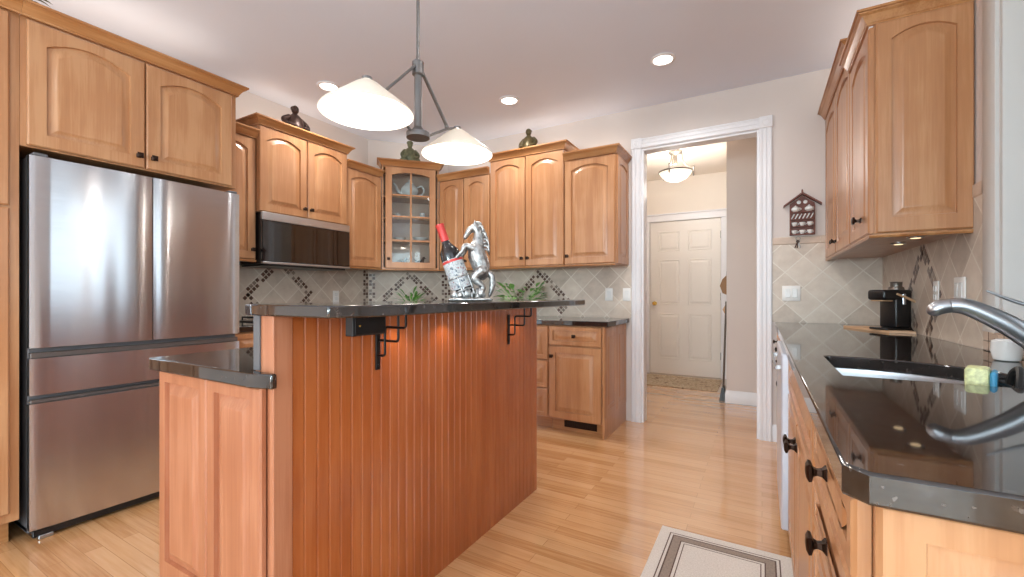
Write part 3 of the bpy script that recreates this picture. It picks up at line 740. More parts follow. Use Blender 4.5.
base('two-door maple base cabinet on the back wall behind the island', (-2.62, BB, 0), 0, .628, YB-BB-.003, [('drawer', .004, .624, .71, .868, 'm'), ('door', .004, .313, .112, .702, 'r'), ('door', .315, .624, .112, .702, 'l')])
LX = -2.985
base('narrow maple base cabinet between the refrigerator and the range top', (LX, 1.546, 0), LW, .319, LX-XW-.003, [('drawer', .004, .315, .71, .868, 'm'), ('door', .004, .315, .112, .702, 'r')])
base('maple base cabinet under the range top', (LX, 1.867, 0), LW, .79, LX-XW-.003, [('panel', .004, .786, .71, .868, None), ('door', .004, .394, .112, .702, 'r'), ('door', .396, .786, .112, .702, 'l')])
t = thing('corner_base_cabinet', 'angled maple corner base cabinet beneath the glass corner cabinet', 'cabinet', (LX, 2.66, 0), LW)
bm = B(); Lm = Matrix.Rotation(-LW, 4, 'Z') @ Matrix.Translation((-LX, -2.66, 0))
def inv(x, y): q = Lm @ Vector((x, y, 0)); return (q.x, q.y)
prism(bm, [inv(*p) for p in ((LX, 2.66), (LX, 2.92), (-2.623, BB), (-2.623, YB-.005), (-3.055, YB-.012), (XW+.012, 3.23), (XW+.004, 2.66))], .0005, .873)
obj('cabinet_box', bm, M_MAPLE, t)
bm = B(); raised(bm, .02, .50, .112, .868, -.021, -.001)
p0 = Vector(inv(LX, 2.92)); p1 = Vector(inv(-2.623, BB)); an = math.atan2(p1.y-p0.y, p1.x-p0.x)
bmesh.ops.transform(bm, matrix=Matrix.Translation((p0.x, p0.y, 0)) @ Matrix.Rotation(an, 4, 'Z'), verts=bm.verts[:])
obj('door', bm, M_MAPLE, t, 25)

def slab(name, pts, z0, z1, label, holes=(), cat='countertop'):
    bm = B(); prism(bm, pts, z0, z1, holes=holes)
    o = obj(name, bm, M_GRAN, None, 40); md = o.modifiers.new('eased_edge', 'BEVEL'); md.width = .004; md.segments = 2; md.limit_method = 'ANGLE'; md.angle_limit = R(50)
    return tag(o, label, cat)
slab('countertop', [(XW+.009, 1.546), (-2.955, 1.546), (-2.955, 2.92), (-2.61, 3.255), (-1.022, 3.255), (-1.022, YB-.009), (-3.052, YB-.009), (XW+.009, 3.228)], .8745, CT, 'black granite countertop wrapping the back and left walls behind the island')
# gas range top
t = thing('cooktop', 'black gas cooktop with grates set in the left wall counter', 'cooktop', (-3.0, 1.88, CT+.0005), LW)
bm = B(); box(bm, 0, .76, 0, .53, 0, .008, .003); obj('glass_base', bm, M_BLACK, t)
for i in range(3):
    bm = B(); x0 = .015+i*.245
    for xx in (x0, x0+.11, x0+.22): tube(bm, [(xx, .05, .0105), (xx, .05, .034), (xx, .50, .034), (xx, .50, .0105)], .006, 8)
    for yy in (.12, .275, .43): tube(bm, [(x0, yy, .034), (x0+.22, yy, .034)], .005, 8)
    obj('grate', bm, M_BLACKM, t)
for i in range(4):
    bm = B(); lathe(bm, [(.02, .0085), (.019, .025), (.006, .027)], (.16+i*.14, .025, 0), 14); obj('knob', bm, M_CHROME, t)

# ------------------------------------------------------------------ island
t = thing('island_cabinet', 'reddish maple island base cabinet with two raised panels on its end', 'cabinet', (-1.727, .68, 0))
IW = .512; IL = 1.54
bm = B(); box(bm, .006, IW, .0055, IL, .1, .873, .001); box(bm, .07, IW, .0055, IL, .0005, .1); obj('cabinet_box', bm, M_ROSE, t)
bm = B()
# one end panel carrying two sunk raised fields
EW = .575
for a, b in ((0, .30), (.30, EW)):
    raised(bm, a, b, .0005, .8735, -.012, .005, 0, .042 if a == 0 else .045, .255, .036)
obj('end_panel', bm, M_ROSE, t, 25)
for k in range(2):
    y0 = .02+k*.76
    b2 = B(); raised(b2, y0, y0+.75, .11, .868, -.02, -.001, 0)
    bmesh.ops.transform(b2, matrix=Matrix.Translation((.005, IL+.0, 0)) @ Matrix.Rotation(-LW, 4, 'Z'), verts=b2.verts[:])
    o = obj('door', b2, M_ROSE, t, 25)
t = thing('island_bar_wall', 'cherry-stained beadboard bar wall forming the front of the island', 'island', (-1.127, .69, 0))
bm = B(); box(bm, -.083, -.012, .0, 1.565, .0005, 1.0645, .001); obj('core', bm, M_ROSE, t)
bm = B(); pts = []; y = .052; n = 37; sp = (1.565-.052)/n
for k in range(n):
    a = y+k*sp; pts += [(0, a+.002), (0, a+sp-.006), (-.003, a+sp-.0048), (-.0005, a+sp-.0034), (-.0005, a+sp-.0024), (-.003, a+sp-.001)]
pts = [(-.0115, y)]+pts+[(-.0115, 1.565)]
extr(bm, pts, lambda a, b, q: (a, b, q), .0005, 1.0645); obj('beadboard', bm, M_CHERRY, t, 30)
bm = B(); box(bm, -.0115, .006, -.004, .0515, .0005, 1.0645, .002); obj('corner_post', bm, M_ROSE, t)
bm = B(); box(bm, -.083, -.055, -.006, -.0005, .915, 1.0645, .001); obj('end_strip', bm, M_GREYP, t)
slab('island_countertop', [(-1.752, .65), (-1.166, .65), (-1.10, .668), (-1.10, .684), (-1.213, .684), (-1.213, 2.25), (-1.752, 2.25)], .8745, CT, 'lower black granite island countertop beside the refrigerator')
BT0, BT1 = 1.0655, 1.0955
slab('raised_bar_counter', [(-1.127, .66), (-.866, .66), (-.825, .764), (-.825, 2.225), (-.86, 2.262), (-1.25, 2.262), (-1.25, .69), (-1.22, .668)], BT0, BT1, 'raised black granite bar top on the island')
# bracket hooks
def bracket(y, label):
    t = thing('bar_bracket', label, 'bracket', (-1.1265, y, 0), 0, 'stepped brackets under the bar top')
    bm = B(); box(bm, 0, .006, -.010, .010, .868, 1.02, .002)
    for z in (.885, 1.0): lathe(bm, [(.005, 0), (.004, .003), (.001, .004)], seg=10, M=Matrix.Translation((.006, 0, z)) @ Matrix.Rotation(PI/2, 4, 'Y'))
    obj('wall_plate', bm, M_BLACKM, t)
    def rod(ps):
        out = []
        for i, p in enumerate(ps):
            p = Vector(p)
            if 0 < i < len(ps)-1:
                a, b = (Vector(ps[i-1])-p).normalized(), (Vector(ps[i+1])-p).normalized()
                for k in range(5):
                    u = k/4; out.append(p+a*.012*(1-u)**2+b*.012*u*u)
            else: out.append(p)
        bm = B(); tube(bm, out, .0042, 8); obj('stepped_rod', bm, M_BLACKM, t)
    rod([(.006, -.005, .918), (.042, -.005, .918), (.042, -.005, 1.014), (.135, -.005, 1.014), (.135, -.005, BT0-.0005)])
    rod([(.006, .005, .967), (.092, .005, .967), (.092, .005, BT0-.0005)])
bracket(1.05, 'black stepped metal bracket under the bar top near the front corner of the island')
bracket(1.925, 'black stepped metal bracket under the bar top at the far end of the island')
t = thing('outlet_box', 'small black box fixed under the front corner of the bar top', 'outlet box', (-.98, .80, 1.008))
bm = B(); box(bm, 0, .03, 0, .12, 0, BT0-1.0085, .002); obj('housing', bm, M_BLACK, t)
bm = B(); box(bm, .0305, .033, .006, .114, .004, .052, .001); obj('cover', bm, M_BLACKM, t)
bm = B(); lathe(bm, [(.003, 0), (.002, .0015)], (0, 0, 0), 10, M=Matrix.Translation((.0332, .022, .028)) @ Matrix.Rotation(PI/2, 4, 'Y')); obj('screw', bm, M_GOLD, t)
for i, y in enumerate((1.12, 1.39, 1.70, 1.98)):
    bm = B(); lathe(bm, [(.03, 0), (.03, -.010), (.024, -.012)], seg=18); lathe(bm, [(.023, -.0122), (.022, -.0126)], seg=18, mi=1)
    o = obj('bar_puck_light', bm, [M_CHROME, M_PUCK]); o.location = (-1.06, y, BT0-.0005)
    tag(o, 'round puck light under the island bar top, %s counted from the front corner' % ('first', 'second', 'third', 'fourth')[i], 'light', 'puck lights under the bar top')
    l = bpy.data.lights.new('puck_glow', 'SPOT'); l.energy = 1.1; l.spot_size = R(120); l.spot_blend = .6; l.color = (1, .72, .45); l.shadow_soft_size = .02
    q = bpy.data.objects.new('puck_glow', l); C.objects.link(q); q.location = (-1.06, y, BT0-.016)

# ------------------------------------------------------------------ right run: counter, sink, cabinets
CX = .085; RXB = .118
SH = [(.18, 1.395), (.18, 1.80), (.20, 1.825), (.30, 1.82), (.40, 1.79), (.49, 1.73), (.55, 1.65), (.575, 1.55), (.575, 1.44), (.555, 1.395)]
slab('sink_countertop', [(CX, .668), (.108, .645), (XR-.001, .645), (XR-.001, 2.30), (XR-.009, 2.31), (XR-.009, YB-.009), (CX, YB-.009)], .8745, CT, 'black granite countertop with undermount sink along the right wall', holes=[SH[::-1]])
t = thing('sink', 'stainless undermount sink basin in the right granite countertop', 'sink', (.38, 1.60, .68))
bm = B(); cx, cy = .38, 1.60
def ring(k, z): return [bm.verts.new((( x-cx)*k, (y-cy)*k, z-.68)) for x, y in SH]
rings = [ring(1.06, .8735), ring(1.0, .8735), ring(.985, .86), ring(.95, .72), ring(.88, .695), ring(.15, .69)]
for a, b in zip(rings, rings[1:]):
    for i in range(len(SH)): bm.faces.new((a[i], a[(i+1) % len(SH)], b[(i+1) % len(SH)], b[i]))
bm.faces.new(rings[-1]); o = obj('basin', bm, M_CHROME, t, 50, recalc=True)
bm = B(); lathe(bm, [(.045, .0115), (.045, .016), (.03, .018), (.02, .013)], (0, 0, 0), 18); obj('drain', bm, M_NICKEL, t)
# base units facing -x, near to far
def rbase(label, y0, y1, layout, ks=1.08):
    w_ = y1-y0
    lay = [(k, w_-b, w_-a, z0, z1, s) for k, a, b, z0, z1, s in layout]
    return base(label, (RXB, y1, 0), -LW, w_, XR-RXB-.003, lay, ks=ks)
t = rbase('maple drawer base at the near end of the right counter with panelled end', .672, 1.158, [('drawer', .012, .482, .758, .868, 'm'), ('drawer', .012, .482, .622, .752, 'm'), ('drawer', .012, .482, .37, .616, 'm'), ('drawer', .012, .482, .112, .364, 'm')])
bm = B(); raised(bm, .0, XR-RXB-.004, .0005, .8735, 0, .008, 0, .044, .1, .036)
bmesh.ops.transform(bm, matrix=Matrix.Translation((.486+.0085, 0, 0)) @ Matrix.Rotation(PI/2, 4, 'Z'), verts=bm.verts[:])
obj('end_panel', bm, M_MAPLE, t, 25)
# sink cabinet is an open carcass so that the basin hangs inside it
t = thing('sink_base_cabinet', 'two-door maple base cabinet in front of the sink', 'cabinet', (RXB, 2.222, 0), -LW); w_ = 2.222-1.16
bm = B(); d = XR-RXB-.003
box(bm, .0006, .018, 0, d, .105, .873); box(bm, w_-.018, w_-.0006, 0, d, .105, .873); box(bm, .018, w_-.018, 0, d, .105, .123); box(bm, .018, w_-.018, d-.006, d, .123, .873)
box(bm, .018, w_-.018, 0, .018, .70, .873); box(bm, w_/2-.02, w_/2+.02, 0, .018, .123, .70); obj('cabinet_box', bm, M_MAPLE, t)
bm = B(); box(bm, .001, w_-.001, .065, d, .0005, .1045); obj('toe_kick', bm, M_MAPLEX, t)
door(t, .004, w_-.004, .71, .868, 0, st=.05, rb=.034, rt=.034, name='false_front')
door(t, .004, w_/2-.001, .112, .702, 0, w_/2-.032, .632, ks=1.25); door(t, w_/2+.001, w_-.004, .112, .702, 0, w_/2+.032, .632, ks=1.25)
t = thing('dishwasher', 'pale dishwasher standing proud of the right base cabinets', 'dishwasher', (.072, 2.83, 0), -LW)
bm = B(); box(bm, .002, .604, .055, .62, .08, .872, .003); obj('tub', bm, M_GREYP, t)
bm = B(); box(bm, 0, .606, 0, .054, .10, .868, .006); obj('door', bm, M_DISHW, t)
bm = B(); box(bm, .03, .576, -.026, -.016, .79, .806, .004); box(bm, .05, .07, -.018, -.0005, .790, .806); box(bm, .536, .556, -.018, -.0005, .790, .806); obj('handle', bm, M_CHROME, t)
bm = B(); box(bm, .002, .604, .09, .6, .0005, .0795); obj('toe_kick', bm, M_BLACK, t)
rbase('maple base cabinet between the dishwasher and the doorway corner', 2.834, 3.872, [('drawer', .004, .517, .71, .868, 'm'), ('drawer', .521, 1.034, .71, .868, 'm'), ('door', .004, .517, .112, .702, 'r'), ('door', .521, 1.034, .112, .702, 'l')], ks=1.0)

# faucet
t = thing('faucet', 'brushed nickel low-arc pull-out faucet with a long lever behind the sink', 'faucet', (.655, 1.62, CT+.0005))
bm = B(); lathe(bm, [(.034, 0), (.034, .008), (.027, .016), (.025, .06), (.026, .10), (.028, .115), (.02, .135), (.004, .142)], seg=22); obj('body', bm, M_CHROME, t)
bm = B(); limb(bm, [(.0, 0, .045), (-.045, 0, .078), (-.105, 0, .130), (-.175, 0, .172), (-.212, 0, .177)], [.025, .027, .026, .022, .019], seg=16); obj('spout', bm, M_CHROME, t, 60)
bm = B(); limb(bm, [(-.214, 0, .1765), (-.232, 0, .172), (-.244, 0, .164)], [.0195, .020, .018], seg=16); obj('spray_head', bm, M_CHROME, t, 60)
bm = B(); limb(bm, [(.0, 0, .140), (-.05, .004, .172), (-.09, .006, .190), (-.138, .006, .216)], [.011, .009, .0075, .004], seg=10, flat=.6); obj('lever', bm, M_CHROME, t, 60)
# sponge in a wrapper in a black wire caddy in the sink
t = thing('sink_caddy', 'black wire caddy hanging inside the right end of the sink', 'caddy', (.520, 1.50, .742))
bm = B()
for z in (.06, .11, .165):
    tube(bm, [(-.02, -.07, z), (.035, -.07, z), (.035, .08, z), (-.02, .08, z), (-.02, -.07, z)], .004, 8)
for x, y in ((-.02, -.07), (.035, -.07), (.035, .08), (-.02, .08), (-.02, .0), (.035, .0)): tube(bm, [(x, y, .02), (x, y, .165)], .0035, 8)
for y in (-.06, -.03, 0, .03, .06): tube(bm, [(-.02, y, .06), (.035, y, .06)], .003, 6)
obj('wire_frame', bm, M_CORD, t)
bm = B(); limb(bm, [(-.02, -.05, .06), (.0, -.03, .15), (.02, .02, .195), (.022, .06, .185), (.02, .075, .15)], [.008]*5, seg=8); obj('brush_handle', bm, M_CORD, t)
t = thing('sponge_pack', 'yellow and blue wrapped sponge standing at the right of the sink', 'sponge', (.460, 1.490, .860), R(-20))
bm = B(); box(bm, -.024, .018, -.035, .035, 0, .085, .008, seg=2); obj('wrapper', bm, M_WRAP, t)
bm = B(); box(bm, .0185, .030, -.034, .034, .001, .078, .004); obj('blue_end', bm, M_BLUE, t)
dish('soap_dish', (.665, 1.955, CT+.0005), [(.025, 0), (.03, .003), (.036, .03), (.034, .062), (.025, .066), (.02, .062), (.02, .02)], 'white rounded soap cup on the counter behind the faucet', 'cup')

# coffee maker on its board
bm = B(); prism(bm, [(-.15, .30), (-.05, .02), (.0, -.09), (.105, -.11), (.105, .30)], 0, .012)
o = obj('serving_board', bm, M_TAN); o.location = (.60, 3.16, CT+.0005); tag(o, 'thin tan wooden board under the black coffee maker', 'board')
t = thing('coffee_maker', 'black pod coffee maker with a wooden lever standing on a tan board', 'coffee maker', (.625, 3.17, CT+.013), R(30))
bm = B(); box(bm, -.075, .07, -.06, .06, 0, .012, .004); obj('base_plate', bm, M_BLACK, t)
bm = B(); box(bm, -.020, .07, -.055, .055, .0125, .185, .01, seg=2); obj('column', bm, M_BLACK, t, 50)
bm = B(); box(bm, -.088, .072, -.058, .058, .165, .222, .014, seg=3); obj('brew_head', bm, M_BLACK, t, 50)
bm = B(); box(bm, -.080, -.022, -.04, .04, .158, .1645, .002); obj('spout_plate', bm, M_TAN, t)
bm = B(); lathe(bm, [(.036, .2225), (.034, .235), (.026, .24), (.027, .262), (.029, .266), (.004, .268)], (.03, 0, 0), 20); obj('cap', bm, M_NICKEL, t)
bm = B(); limb(bm, [(-.022, -.066, .198), (.03, -.07, .176), (.075, -.07, .155)], [.006, .007, .007], seg=8); obj('lever', bm, M_TAN, t)
bm = B(); box(bm, .012, .03, -.0645, -.0585, .14, .20, .003); obj('lever_pivot', bm, M_CHROME, t)
bm = B(); limb(bm, [(.071, -.03, .10), (.085, -.03, .06), (.08, -.035, .015), (.085, -.05, -.008)], [.003]*4, seg=6); obj('power_cord', bm, M_CORD, t)

# switches and outlets
def plate(label, loc, rz, n=1, kind='rocker', cat='switch'):
    w_ = .07+.046*(n-1)
    t = thing('switch_plate' if cat == 'switch' else 'outlet', label, cat, loc, rz)
    bm = B(); box(bm, -w_/2, w_/2, -.006, 0, -.057, .057, .003, seg=2); obj('cover_plate', bm, M_PLATE, t)
    for i in range(n):
        x = (i-(n-1)/2)*.046
        bm = B()
        if kind == 'rocker': box(bm, x-.016, x+.016, -.0095, -.0062, -.033, .033, .002); obj('rocker', bm, M_PORC, t)
        else:
            for z in (-.02, .02): box(bm, x-.015, x+.015, -.0085, -.0062, z-.014, z+.014, .004)
            obj('receptacle', bm, M_PORC, t)
    return t
plate('white double rocker switch plate on the tile right of the doorway', (.19, YB-.009, 1.133), 0, 2)
plate('white outlet on the left wall tile beyond the range', (XW+.009, 2.83, 1.105), LW, 1, 'o', 'outlet')
plate('white switch plate on the back tile, left one of the two beside the doorway', (-1.207, YB-.009, 1.125), 0, 1)
plate('white switch plate on the back tile, right one of the two beside the doorway', (-1.045, YB-.009, 1.125), 0, 1)
plate('narrow white outlet plate on the right wall tile behind the faucet, nearer the coffee maker', (XR-.009, 2.80, 1.13), -LW, 1, 'o', 'outlet')
plate('white double switch plate on the right wall tile nearest the window', (XR-.009, 2.515, 1.138), -LW, 2)

# house-shaped rack on wall by doorway
t = thing('house_rack', 'dark wooden house-shaped wall rack holding tiny white crockery', 'wall rack', (.258, YB-.0005, 1.565))
bm = B(); extr(bm, [(-.078, 0), (.078, 0), (.078, .235), (0, .295), (-.078, .235)], lambda u, v, q: (u, q, v), -.012, 0)
for z in (0, .058, .112, .165): box(bm, -.078, .078, -.035, -.0125, z, z+.007, .001)
for x in (-.078, .071): box(bm, x, x+.007, -.035, -.0125, .0, .215, .001)
obj('rack_frame', bm, M_RACK, t)
bm = B()
for q in (-1, 1):
    extr(bm, [(q*.0, .300), (q*.118, .212), (q*.118, .224), (q*.0, .314)], lambda u, v, y: (u, y, v), -.05, .0)
lathe(bm, [(.004, .31), (.006, .325), (.003, .338)], (0, -.02, 0), 10); obj('roof', bm, M_RACK, t)
for z in (.0075, .0655):
    for x in (-.048, 0, .048):
        bm = B(); lathe(bm, [(.008, 0), (.016, .010), (.019, .027), (.017, .027), (.012, .01)], (x, -.026, z), 14); limb(bm, [(x+.017, -.026, z+.022), (x+.026, -.026, z+.016), (x+.016, -.026, z+.008)], [.002]*3, 4, 6); obj('tiny_cup', bm, M_PORC, t)
for i in range(6):
    x = -.06+.0235*i
    bm = B(); limb(bm, [(x-.006, -.022, .123), (x+.010, -.022, .155)], [.0035, .0045], 3, 8); obj('tiny_spoon', bm, M_PORC, t)
for x in (-.042, .042):
    bm = B(); lathe(bm, [(.014, 0), (.026, .01), (.028, .024), (.016, .036), (.006, .04), (.005, .045)], (x, -.03, .1725), 14); limb(bm, [(x+.024, -.03, .20), (x+.036, -.03, .19), (x+.022, -.03, .18)], [.003]*3, 4, 6); obj('tiny_teapot', bm, M_PORC, t)
for x in (-.02, .02):
    bm = B(); lathe(bm, [(.014, 0), (.012, .004), (.002, .006)], seg=14, M=Matrix.Translation((x, -.0125, .245)) @ Matrix.Rotation(PI/2, 4, 'X')); obj('tiny_plate', bm, M_PORC, t)
t = thing('key_bunch', 'small bunch of metal keys hanging below the house-shaped rack', 'keys', (.232, YB-.03, 1.558))
bm = B(); tube(bm, [(0.014*math.cos(a), 0, -.018+.014*math.sin(a)) for a in [2*PI*k/16 for k in range(17)]], .0018, 6); obj('ring', bm, M_NICKEL, t)
for k, a in enumerate((-.25, .1, .35)):
    bm = B(); Mx = Matrix.Translation((0, -.004*k, -.033)) @ Matrix.Rotation(a, 4, 'Y')
    lathe(bm, [(.011, -.0012), (.011, .0012)], seg=14, M=Mx @ Matrix.Translation((0, 0, -.008)) @ Matrix.Rotation(PI/2, 4, 'X')); box(bm, -.004, .004, -.001, .001, -.058, -.018, 0, M=Mx); obj('key', bm, M_BRONZE if k else M_NICKEL, t)

# ------------------------------------------------------------------ pendant
PX, PY = -1.335, 1.483
t = thing('pendant_light', 'two-shade pewter pendant lamp with white cone shades hanging above the island', 'lamp', (PX, PY, 1.822))
z0 = 1.822
bm = B(); tube(bm, [(0, 0, 2.15-z0), (0, 0, CEIL-.02-z0)], .0075, 10); lathe(bm, [(.065, CEIL-.0005-z0), (.065, CEIL-.012-z0), (.03, CEIL-.03-z0), (.01, CEIL-.035-z0)], seg=20); obj('rod', bm, M_PEWTER, t)
bm = B(); lathe(bm, [(.02, 2.10-z0), (.026, 2.105-z0), (.026, 2.16-z0), (.014, 2.17-z0)], seg=16); tube(bm, [(0, 0, .02), (0, 0, 2.105-z0)], .017, 12)
lathe(bm, [(.052, 0), (.052, .022), (.03, .032), (.017, .05)], seg=24); obj('centre_column', bm, M_PEWTER, t)
for q in (-1, 1):
    ey = q*.29
    bm = B(); tube(bm, [(0, q*.022, 2.135-z0), (0, q*.205, 1.945-z0)], [.010, .010], 8, flat=.6)
    tube(bm, [(0, q*.045, .018), (0, q*.205, .108), (0, ey, .142)], .006, 8); ball(bm, (0, q*.205, .118), .011, seg=10)
    lathe(bm, [(.012, .10), (.014, .13), (.020, .135), (.020, .145), (.006, .150)], (0, ey, 0), 14); obj('arm', bm, M_PEWTER, t)
    bm = B(); prof = [(.022, .128), (.045, .114), (.170, .014), (.177, .005), (.178, .0), (.174, .0), (.168, .008), (.042, .108), (.02, .120)]
    lathe(bm, prof, (0, ey, .005), 40, cap=False); bm.faces.ensure_lookup_table()
    for i, f in enumerate(bm.faces): f.material_index = 0 if i < 4*40 else 1
    s_ = obj('shade', bm, [M_SHADE, M_SHADEIN], t, 50)
    bm = B(); lathe(bm, [(.01, .10), (.014, .085), (.03, .06), (.03, .045), (.016, .03), (.002, .027)], (0, ey, .005), 16); obj('bulb', bm, M_BULB, s_, 50)
    l = bpy.data.lights.new('pendant_glow', 'POINT'); l.energy = 1.2; l.color = (1, .90, .80); l.shadow_soft_size = .05
    o = bpy.data.objects.new('pendant_glow', l); C.objects.link(o); o.location = (PX, PY+ey, z0+.045)

# recessed ceiling lights
def recessed(x, y, label, power=38):
    t = thing('recessed_light', label, 'light', (x, y, CEIL), 0, 'recessed ceiling lights')
    bm = B(); lathe(bm, [(.085, -.0005), (.085, -.006), (.066, -.010), (.062, -.0005)], seg=28, cap=False); obj('trim_ring', bm, M_WHITE, t)
    bm = B(); lathe(bm, [(.061, -.0012), (.058, -.005), (.03, -.0065), (.002, -.007)], seg=24); obj('lens', bm, M_LED, t)
    l = bpy.data.lights.new('downlight', 'SPOT'); l.energy = power; l.spot_size = R(172); l.spot_blend = 1.0; l.color = (1, .97, .93); l.shadow_soft_size = .06
    o = bpy.data.objects.new('downlight', l); C.objects.link(o); o.location = (x, y, CEIL-.02)
recessed(-2.96, 2.26, 'recessed ceiling light above the microwave, left of the pendant shades')
recessed(-1.85, 3.18, 'recessed ceiling light above the back wall cabinets, between the pendant and the doorway')
recessed(-.60, 3.16, 'recessed ceiling light nearest the doorway')
# unseen downlights: right continues the visible grid, left added to brighten the floor
for i, (x, y, z) in enumerate(((-.6, 1.75, 'right'), (-1.9, .2, 'left'))): recessed(x, y, 'unseen recessed ceiling light above the near %s part of the kitchen, outside the picture' % z, 16)

# hall lamp
t = thing('hall_ceiling_lamp', 'semi-flush hall ceiling lamp with white glass bowl on scrolled nickel arms', 'lamp', (-.86, 5.27, 2.42))
bm = B(); prof = [(.002, 0), (.06, .008), (.12, .035), (.165, .08), (.18, .105), (.174, .105), (.158, .08), (.11, .04), (.002, .012)]
lathe(bm, prof, seg=32, cap=False); obj('glass_bowl', bm, M_BOWL, t, 50)
bm = B(); lathe(bm, [(.075, .3445), (.075, .325), (.05, .315), (.02, .30), (.018, .22), (.025, .20), (.006, .19)], seg=24); lathe(bm, [(.182, .100), (.188, .104), (.188, .114), (.182, .116)], seg=32, cap=False); obj('ceiling_mount', bm, M_NICKEL, t, 50)
for k in range(3):
    a = 2*PI*k/3+.35; u = Vector((math.cos(a), math.sin(a), 0))
    bm = B(); limb(bm, [u*.07+Vector((0, 0, .325)), u*.078+Vector((0, 0, .25)), u*.12+Vector((0, 0, .18)), u*.19+Vector((0, 0, .15))], [.006]*4, 6, 8)
    lathe(bm, [(.006, .06), (.010, .075), (.008, .10), (.008, .15), (.013, .16), (.006, .17)], (u.x*.196, u.y*.196, 0), 10); obj('arm', bm, M_NICKEL, t, 50)
l = bpy.data.lights.new('hall_glow', 'POINT'); l.energy = 14; l.color = (.98, .95, .92); l.shadow_soft_size = .12
o = bpy.data.objects.new('hall_glow', l); C.objects.link(o); o.location = (-.86, 5.27, 2.36)
l = bpy.data.lights.new('hall_bulb', 'POINT'); l.energy = 6; l.color = (1, .95, .88); l.shadow_soft_size = .05
o = bpy.data.objects.new('hall_bulb', l); C.objects.link(o); o.location = (-.86, 5.22, 2.55)

# ------------------------------------------------------------------ rugs
def patch(bm, x0, x1, y0, y1, z, mi):
    vs = [bm.verts.new((x, y, z)) for x, y in ((x0, y0), (x1, y0), (x1, y1), (x0, y1))]; f = bm.faces.new(vs); f.material_index = mi
t = thing('kitchen_rug', 'cream kitchen rug with brown striped border in front of the sink', 'rug', (-.418, 2.19, .0005))
bm = B(); RW, RL = .53, .80
uv = bm.loops.layers.uv.new('UVMap')
box(bm, 0, RW, -RL, 0, 0, .007, .002)
for f in bm.faces:
    for lp in f.loops: lp[uv].uv = (lp.vert.co.x, lp.vert.co.y)
obj('pile', bm, M_RUG, t, 0)
bm = B()
def frame(i0, i1, mi, z):
    patch(bm, i0, RW-i0, -i1, -i0, z, mi); patch(bm, i0, RW-i0, -RL+i0, -RL+i1, z, mi); patch(bm, i0, i1, -RL+i1, -i1, z, mi); patch(bm, RW-i1, RW-i0, -RL+i1, -i1, z, mi)
frame(.045, .050, 1, .0073); frame(.060, .066, 1, .0073); frame(.066, .098, 0, .0073); frame(.098, .103, 1, .0073); frame(.114, .118, 1, .0073)
for f in bm.faces: f.normal_update()
obj('border_stripes', bm, [M_RUGB, M_RUGL], t, 0, recalc=False)
bm = B(); box(bm, -1.40, -.45, 5.56, 6.30, .0005, .009, .003); o = obj('hall_rug', bm, M_HRUG); tag(o, 'mottled brown and cream rug before the white hall door', 'rug')

# hall wall hanging things (seen edge-on)
t = thing('broom', 'slim grey-handled broom leaning on the hall wall edge near the white door', 'broom', (-.36, 5.20, .0005))
bm = B(); tube(bm, [(0, 0, .14), (.028, 0, 1.05)], .010, 8); obj('handle', bm, M_NICKEL, t)
bm = B(); extr(bm, [(-.035, 0), (.02, 0), (.012, .14), (-.012, .14)], lambda u, v, q: (u, q, v), -.10, .10); obj('brush', bm, M_BLACK, t)
t = thing('hanging_bag', 'small brown bag hanging on the hall wall beside the white door', 'bag', (-.36, 5.3, 1.12))
bm = B(); extr(bm, [(.036, 0), (-.01, .02), (-.035, .10), (-.01, .17), (.036, .22)], lambda u, v, q: (u, q, v), -.10, .10); obj('bag_body', bm, mat('brown_leather', (150, 112, 74), .6), t)
bm = B(); tube(bm, [(.03, -.06, .2), (.034, -.03, .36), (.034, .03, .36), (.03, .06, .2)], .005, 6); obj('strap', bm, M_BRONZE, t)
t = thing('hanging_pouch', 'small tan pouch hanging below the brown bag on the hall wall', 'pouch', (-.36, 5.38, .90))
bm = B(); extr(bm, [(.036, 0), (.0, .02), (-.018, .06), (.01, .11), (.036, .13)], lambda u, v, q: (u, q, v), -.06, .06); obj('pouch_body', bm, M_TAN, t)

# ------------------------------------------------------------------ horse bottle holder and bottle
HA = math.atan2(.4974, .8675)
t = thing('horse_bottle_holder', 'silver rearing-horse wine bottle holder on the island bar top', 'sculpture', (-1.0, 1.415, BT1+.001), HA)
bm = B()
box(bm, -.082, .086, -.045, .045, 0, .012, .004)
for i in range(26):
    x = random.uniform(-.066, .045); y = random.uniform(-.03, .03); h = random.uniform(.012, .03); ball(bm, (x, y, .004+h), (random.uniform(.012, .02), random.uniform(.012, .018), h), seg=8)
obj('rocky_base', bm, M_SILVERW, t, 50)
bm = B()
# body, neck, head
limb(bm, [(.045, 0, .105), (.040, 0, .14), (.026, 0, .18), (.022, 0, .215)], [.026, .036, .037, .03], seg=14)
limb(bm, [(.022, 0, .205), (.030, 0, .24), (.030, 0, .27), (.016, 0, .292)], [.03, .023, .018, .015], seg=12)
limb(bm, [(.018, 0, .293), (.0, 0, .283), (-.016, 0, .262), (-.022, 0, .25)], [.016, .0145, .010, .008], seg=12)
for q in (-1, 1):
    limb(bm, [(.016, q*.009, .303), (.018, q*.011, .318)], [.006, .002], 3, 8)                                   # ears
    limb(bm, [(.048, q*.022, .12), (.018, q*.026, .09), (.048, q*.026, .055), (.04, q*.026, .026)], [.024, .018, .010, .009], seg=10)   # hind legs
    limb(bm, [(.04, q*.026, .028), (.028, q*.026, .018)], [.010, .011], 3, 8)
    limb(bm, [(.012, q*.022, .205), (-.018, q*.03, .215), (-.032, q*.036, .19), (-.05, q*.030, .172)], [.015, .011, .008, .007], seg=10)  # fore legs round the bottle
    limb(bm, [(-.05, q*.03, .172), (-.058, q*.026, .165)], [.008, .009], 3, 8)
